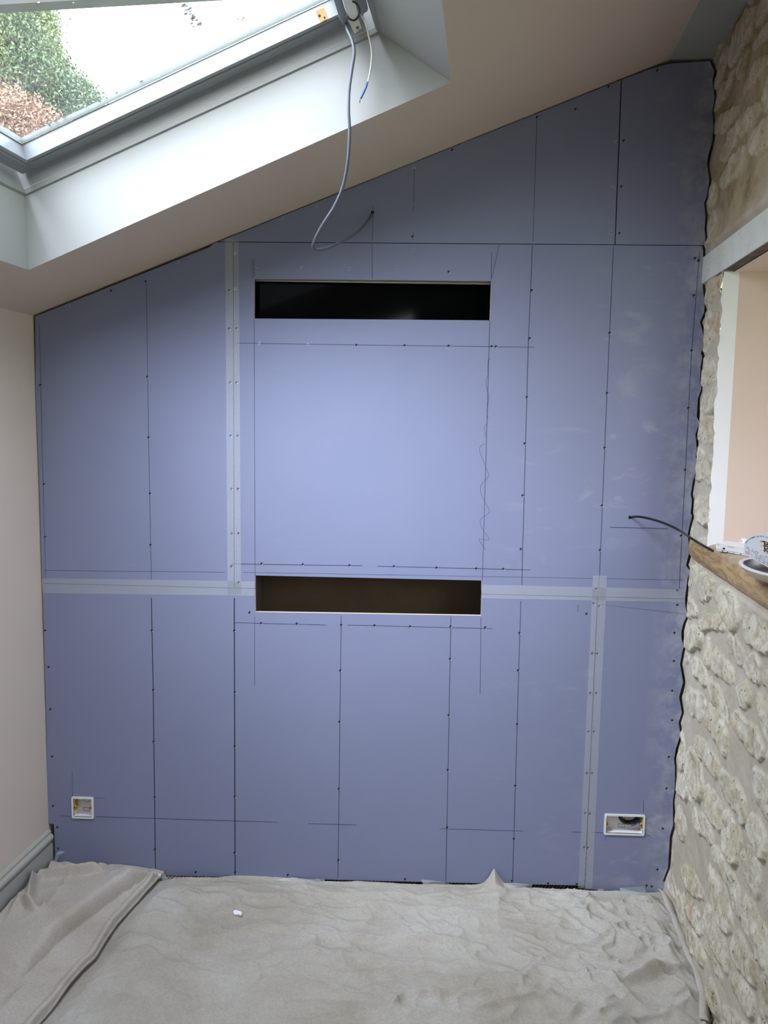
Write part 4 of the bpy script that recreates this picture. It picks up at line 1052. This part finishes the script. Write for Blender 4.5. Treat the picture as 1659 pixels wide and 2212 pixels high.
# torn white corner near the hem
bm = bmesh.new(); vs = [W(x, y, -.045) for x, y in ((318,1888),(333,1884),(348,1889),(346,1897),(338,1903),(331,1895))]; prism(bm, vs, (0, .0012, .0008))
setp(ob('torn_paper', bm, M_paperscrap), 'torn white tape end on the corner of the bunched sheet', 'scrap')
bm = bmesh.new(); rr = random.Random(6)
zsc = MAIN_H(Zp(513, 1971, .02))
vs = [Zp(x, y, zsc+.0045) for x, y in ((504,1968),(508,1965),(514,1967),(519,1968),(523,1972),(521,1977),(515,1975),(506,1975))]
prism(bm, vs, (0, 0, -.004)); 
setp(ob('filler_scrap', bm, M_paperscrap), 'small white scrap lying on the large dust sheet', 'scrap')

# ------------------------------------------------------------------ outside the skylight
def tree(name, blobs, mat, label, dist_y, tx, seed, n_leaf, ls):
    rr = np.random.RandomState(seed); V_ = []; Q = []
    cs = [(W(x, y, dist_y+dy), r) for x, y, dy, r in blobs]
    root = setp(empty(name, (tx, dist_y, -.1)), label, 'tree')
    for c_, r in cs:
        k = int(n_leaf*r*r); d = rr.normal(size=(k, 3)); d /= np.linalg.norm(d, axis=1)[:, None]
        p = c_ + d*r*(rr.uniform(.5, 1.0, (k, 1))**.5)*(1+.07*rr.normal(size=(k, 1)))
        a_ = rr.normal(size=(k, 3)); a_ /= np.linalg.norm(a_, axis=1)[:, None]
        b_ = np.cross(a_, rr.normal(size=(k, 3))); b_ /= np.linalg.norm(b_, axis=1)[:, None]
        s_ = ls*rr.uniform(.6, 1.4, (k, 1)); V_.append(np.stack([p-a_*s_, p+b_*s_*.5, p+a_*s_, p-b_*s_*.5], 1).reshape(-1, 3))
    V_ = np.concatenate(V_); n4 = len(V_)//4
    Q = [(4*i, 4*i+1, 4*i+2, 4*i+3) for i in range(n4)]
    me = bpy.data.meshes.new('foliage'); me.from_pydata([tuple(v) for v in V_], [], Q); link('foliage', me, mat, root)
    bm = bmesh.new(); base_ = np.array([tx, dist_y, -.1])
    tube(bm, catmull([base_, base_+[.05, 0, 1.5], (base_+cs[0][0])/2+[0, 0, .5], cs[0][0]], 6), list(np.linspace(.16, .05, 19)), 10)
    for c_, r in cs[1:]: tube(bm, [(base_+cs[0][0])/2+[0, 0, .5], ((base_+cs[0][0])/2+c_)/2+[0, 0, .2], c_], [.06, .04, .02], 8)
    ob('trunk', bm, M_bark, root)
tree('garden_tree', [(-60,40,0,.62),(20,60,.2,.42),(40,150,0,.42),(-80,200,.3,.7),(85,185,.2,.34),(150,235,.1,.30),(170,290,.3,.35),(60,260,.4,.4),(-150,-40,.3,.7)], M_leaf, 'green tree showing through the left side of the skylight glass', 4.0, -3.4, 3, 80000, .0135)
tree('garden_tree', [(40,330,0,.42),(-60,300,.2,.5),(120,360,.2,.35),(-10,400,.2,.5)], M_leafo, 'orange leaved tree low behind the skylight corner', 3.4, -2.6, 8, 80000, .0135)
ba = W(0, 10, .6); bb = W(190, -1, .6)
dv = (bb-ba); dv /= np.linalg.norm(dv)
A_ = ba-dv*2.0; B_ = bb+dv*2.5
pg = setp(empty('timber_beam', (A_[0], A_[1], -.1)), 'dark timber beam crossing outside above the skylight glass', 'beam')
bm = bmesh.new(); prism(bm, [A_, B_, B_+UP*.12, A_+UP*.12], (0, .07, 0)); ob('beam', bm, M_beam, pg)
for q in (A_+dv*.1, B_-dv*.1):
    bm = bmesh.new(); bx(bm, q[0]-.04, q[0]+.04, .6, .67, -.1, q[2]+.02); ob('post', bm, M_beam, pg)
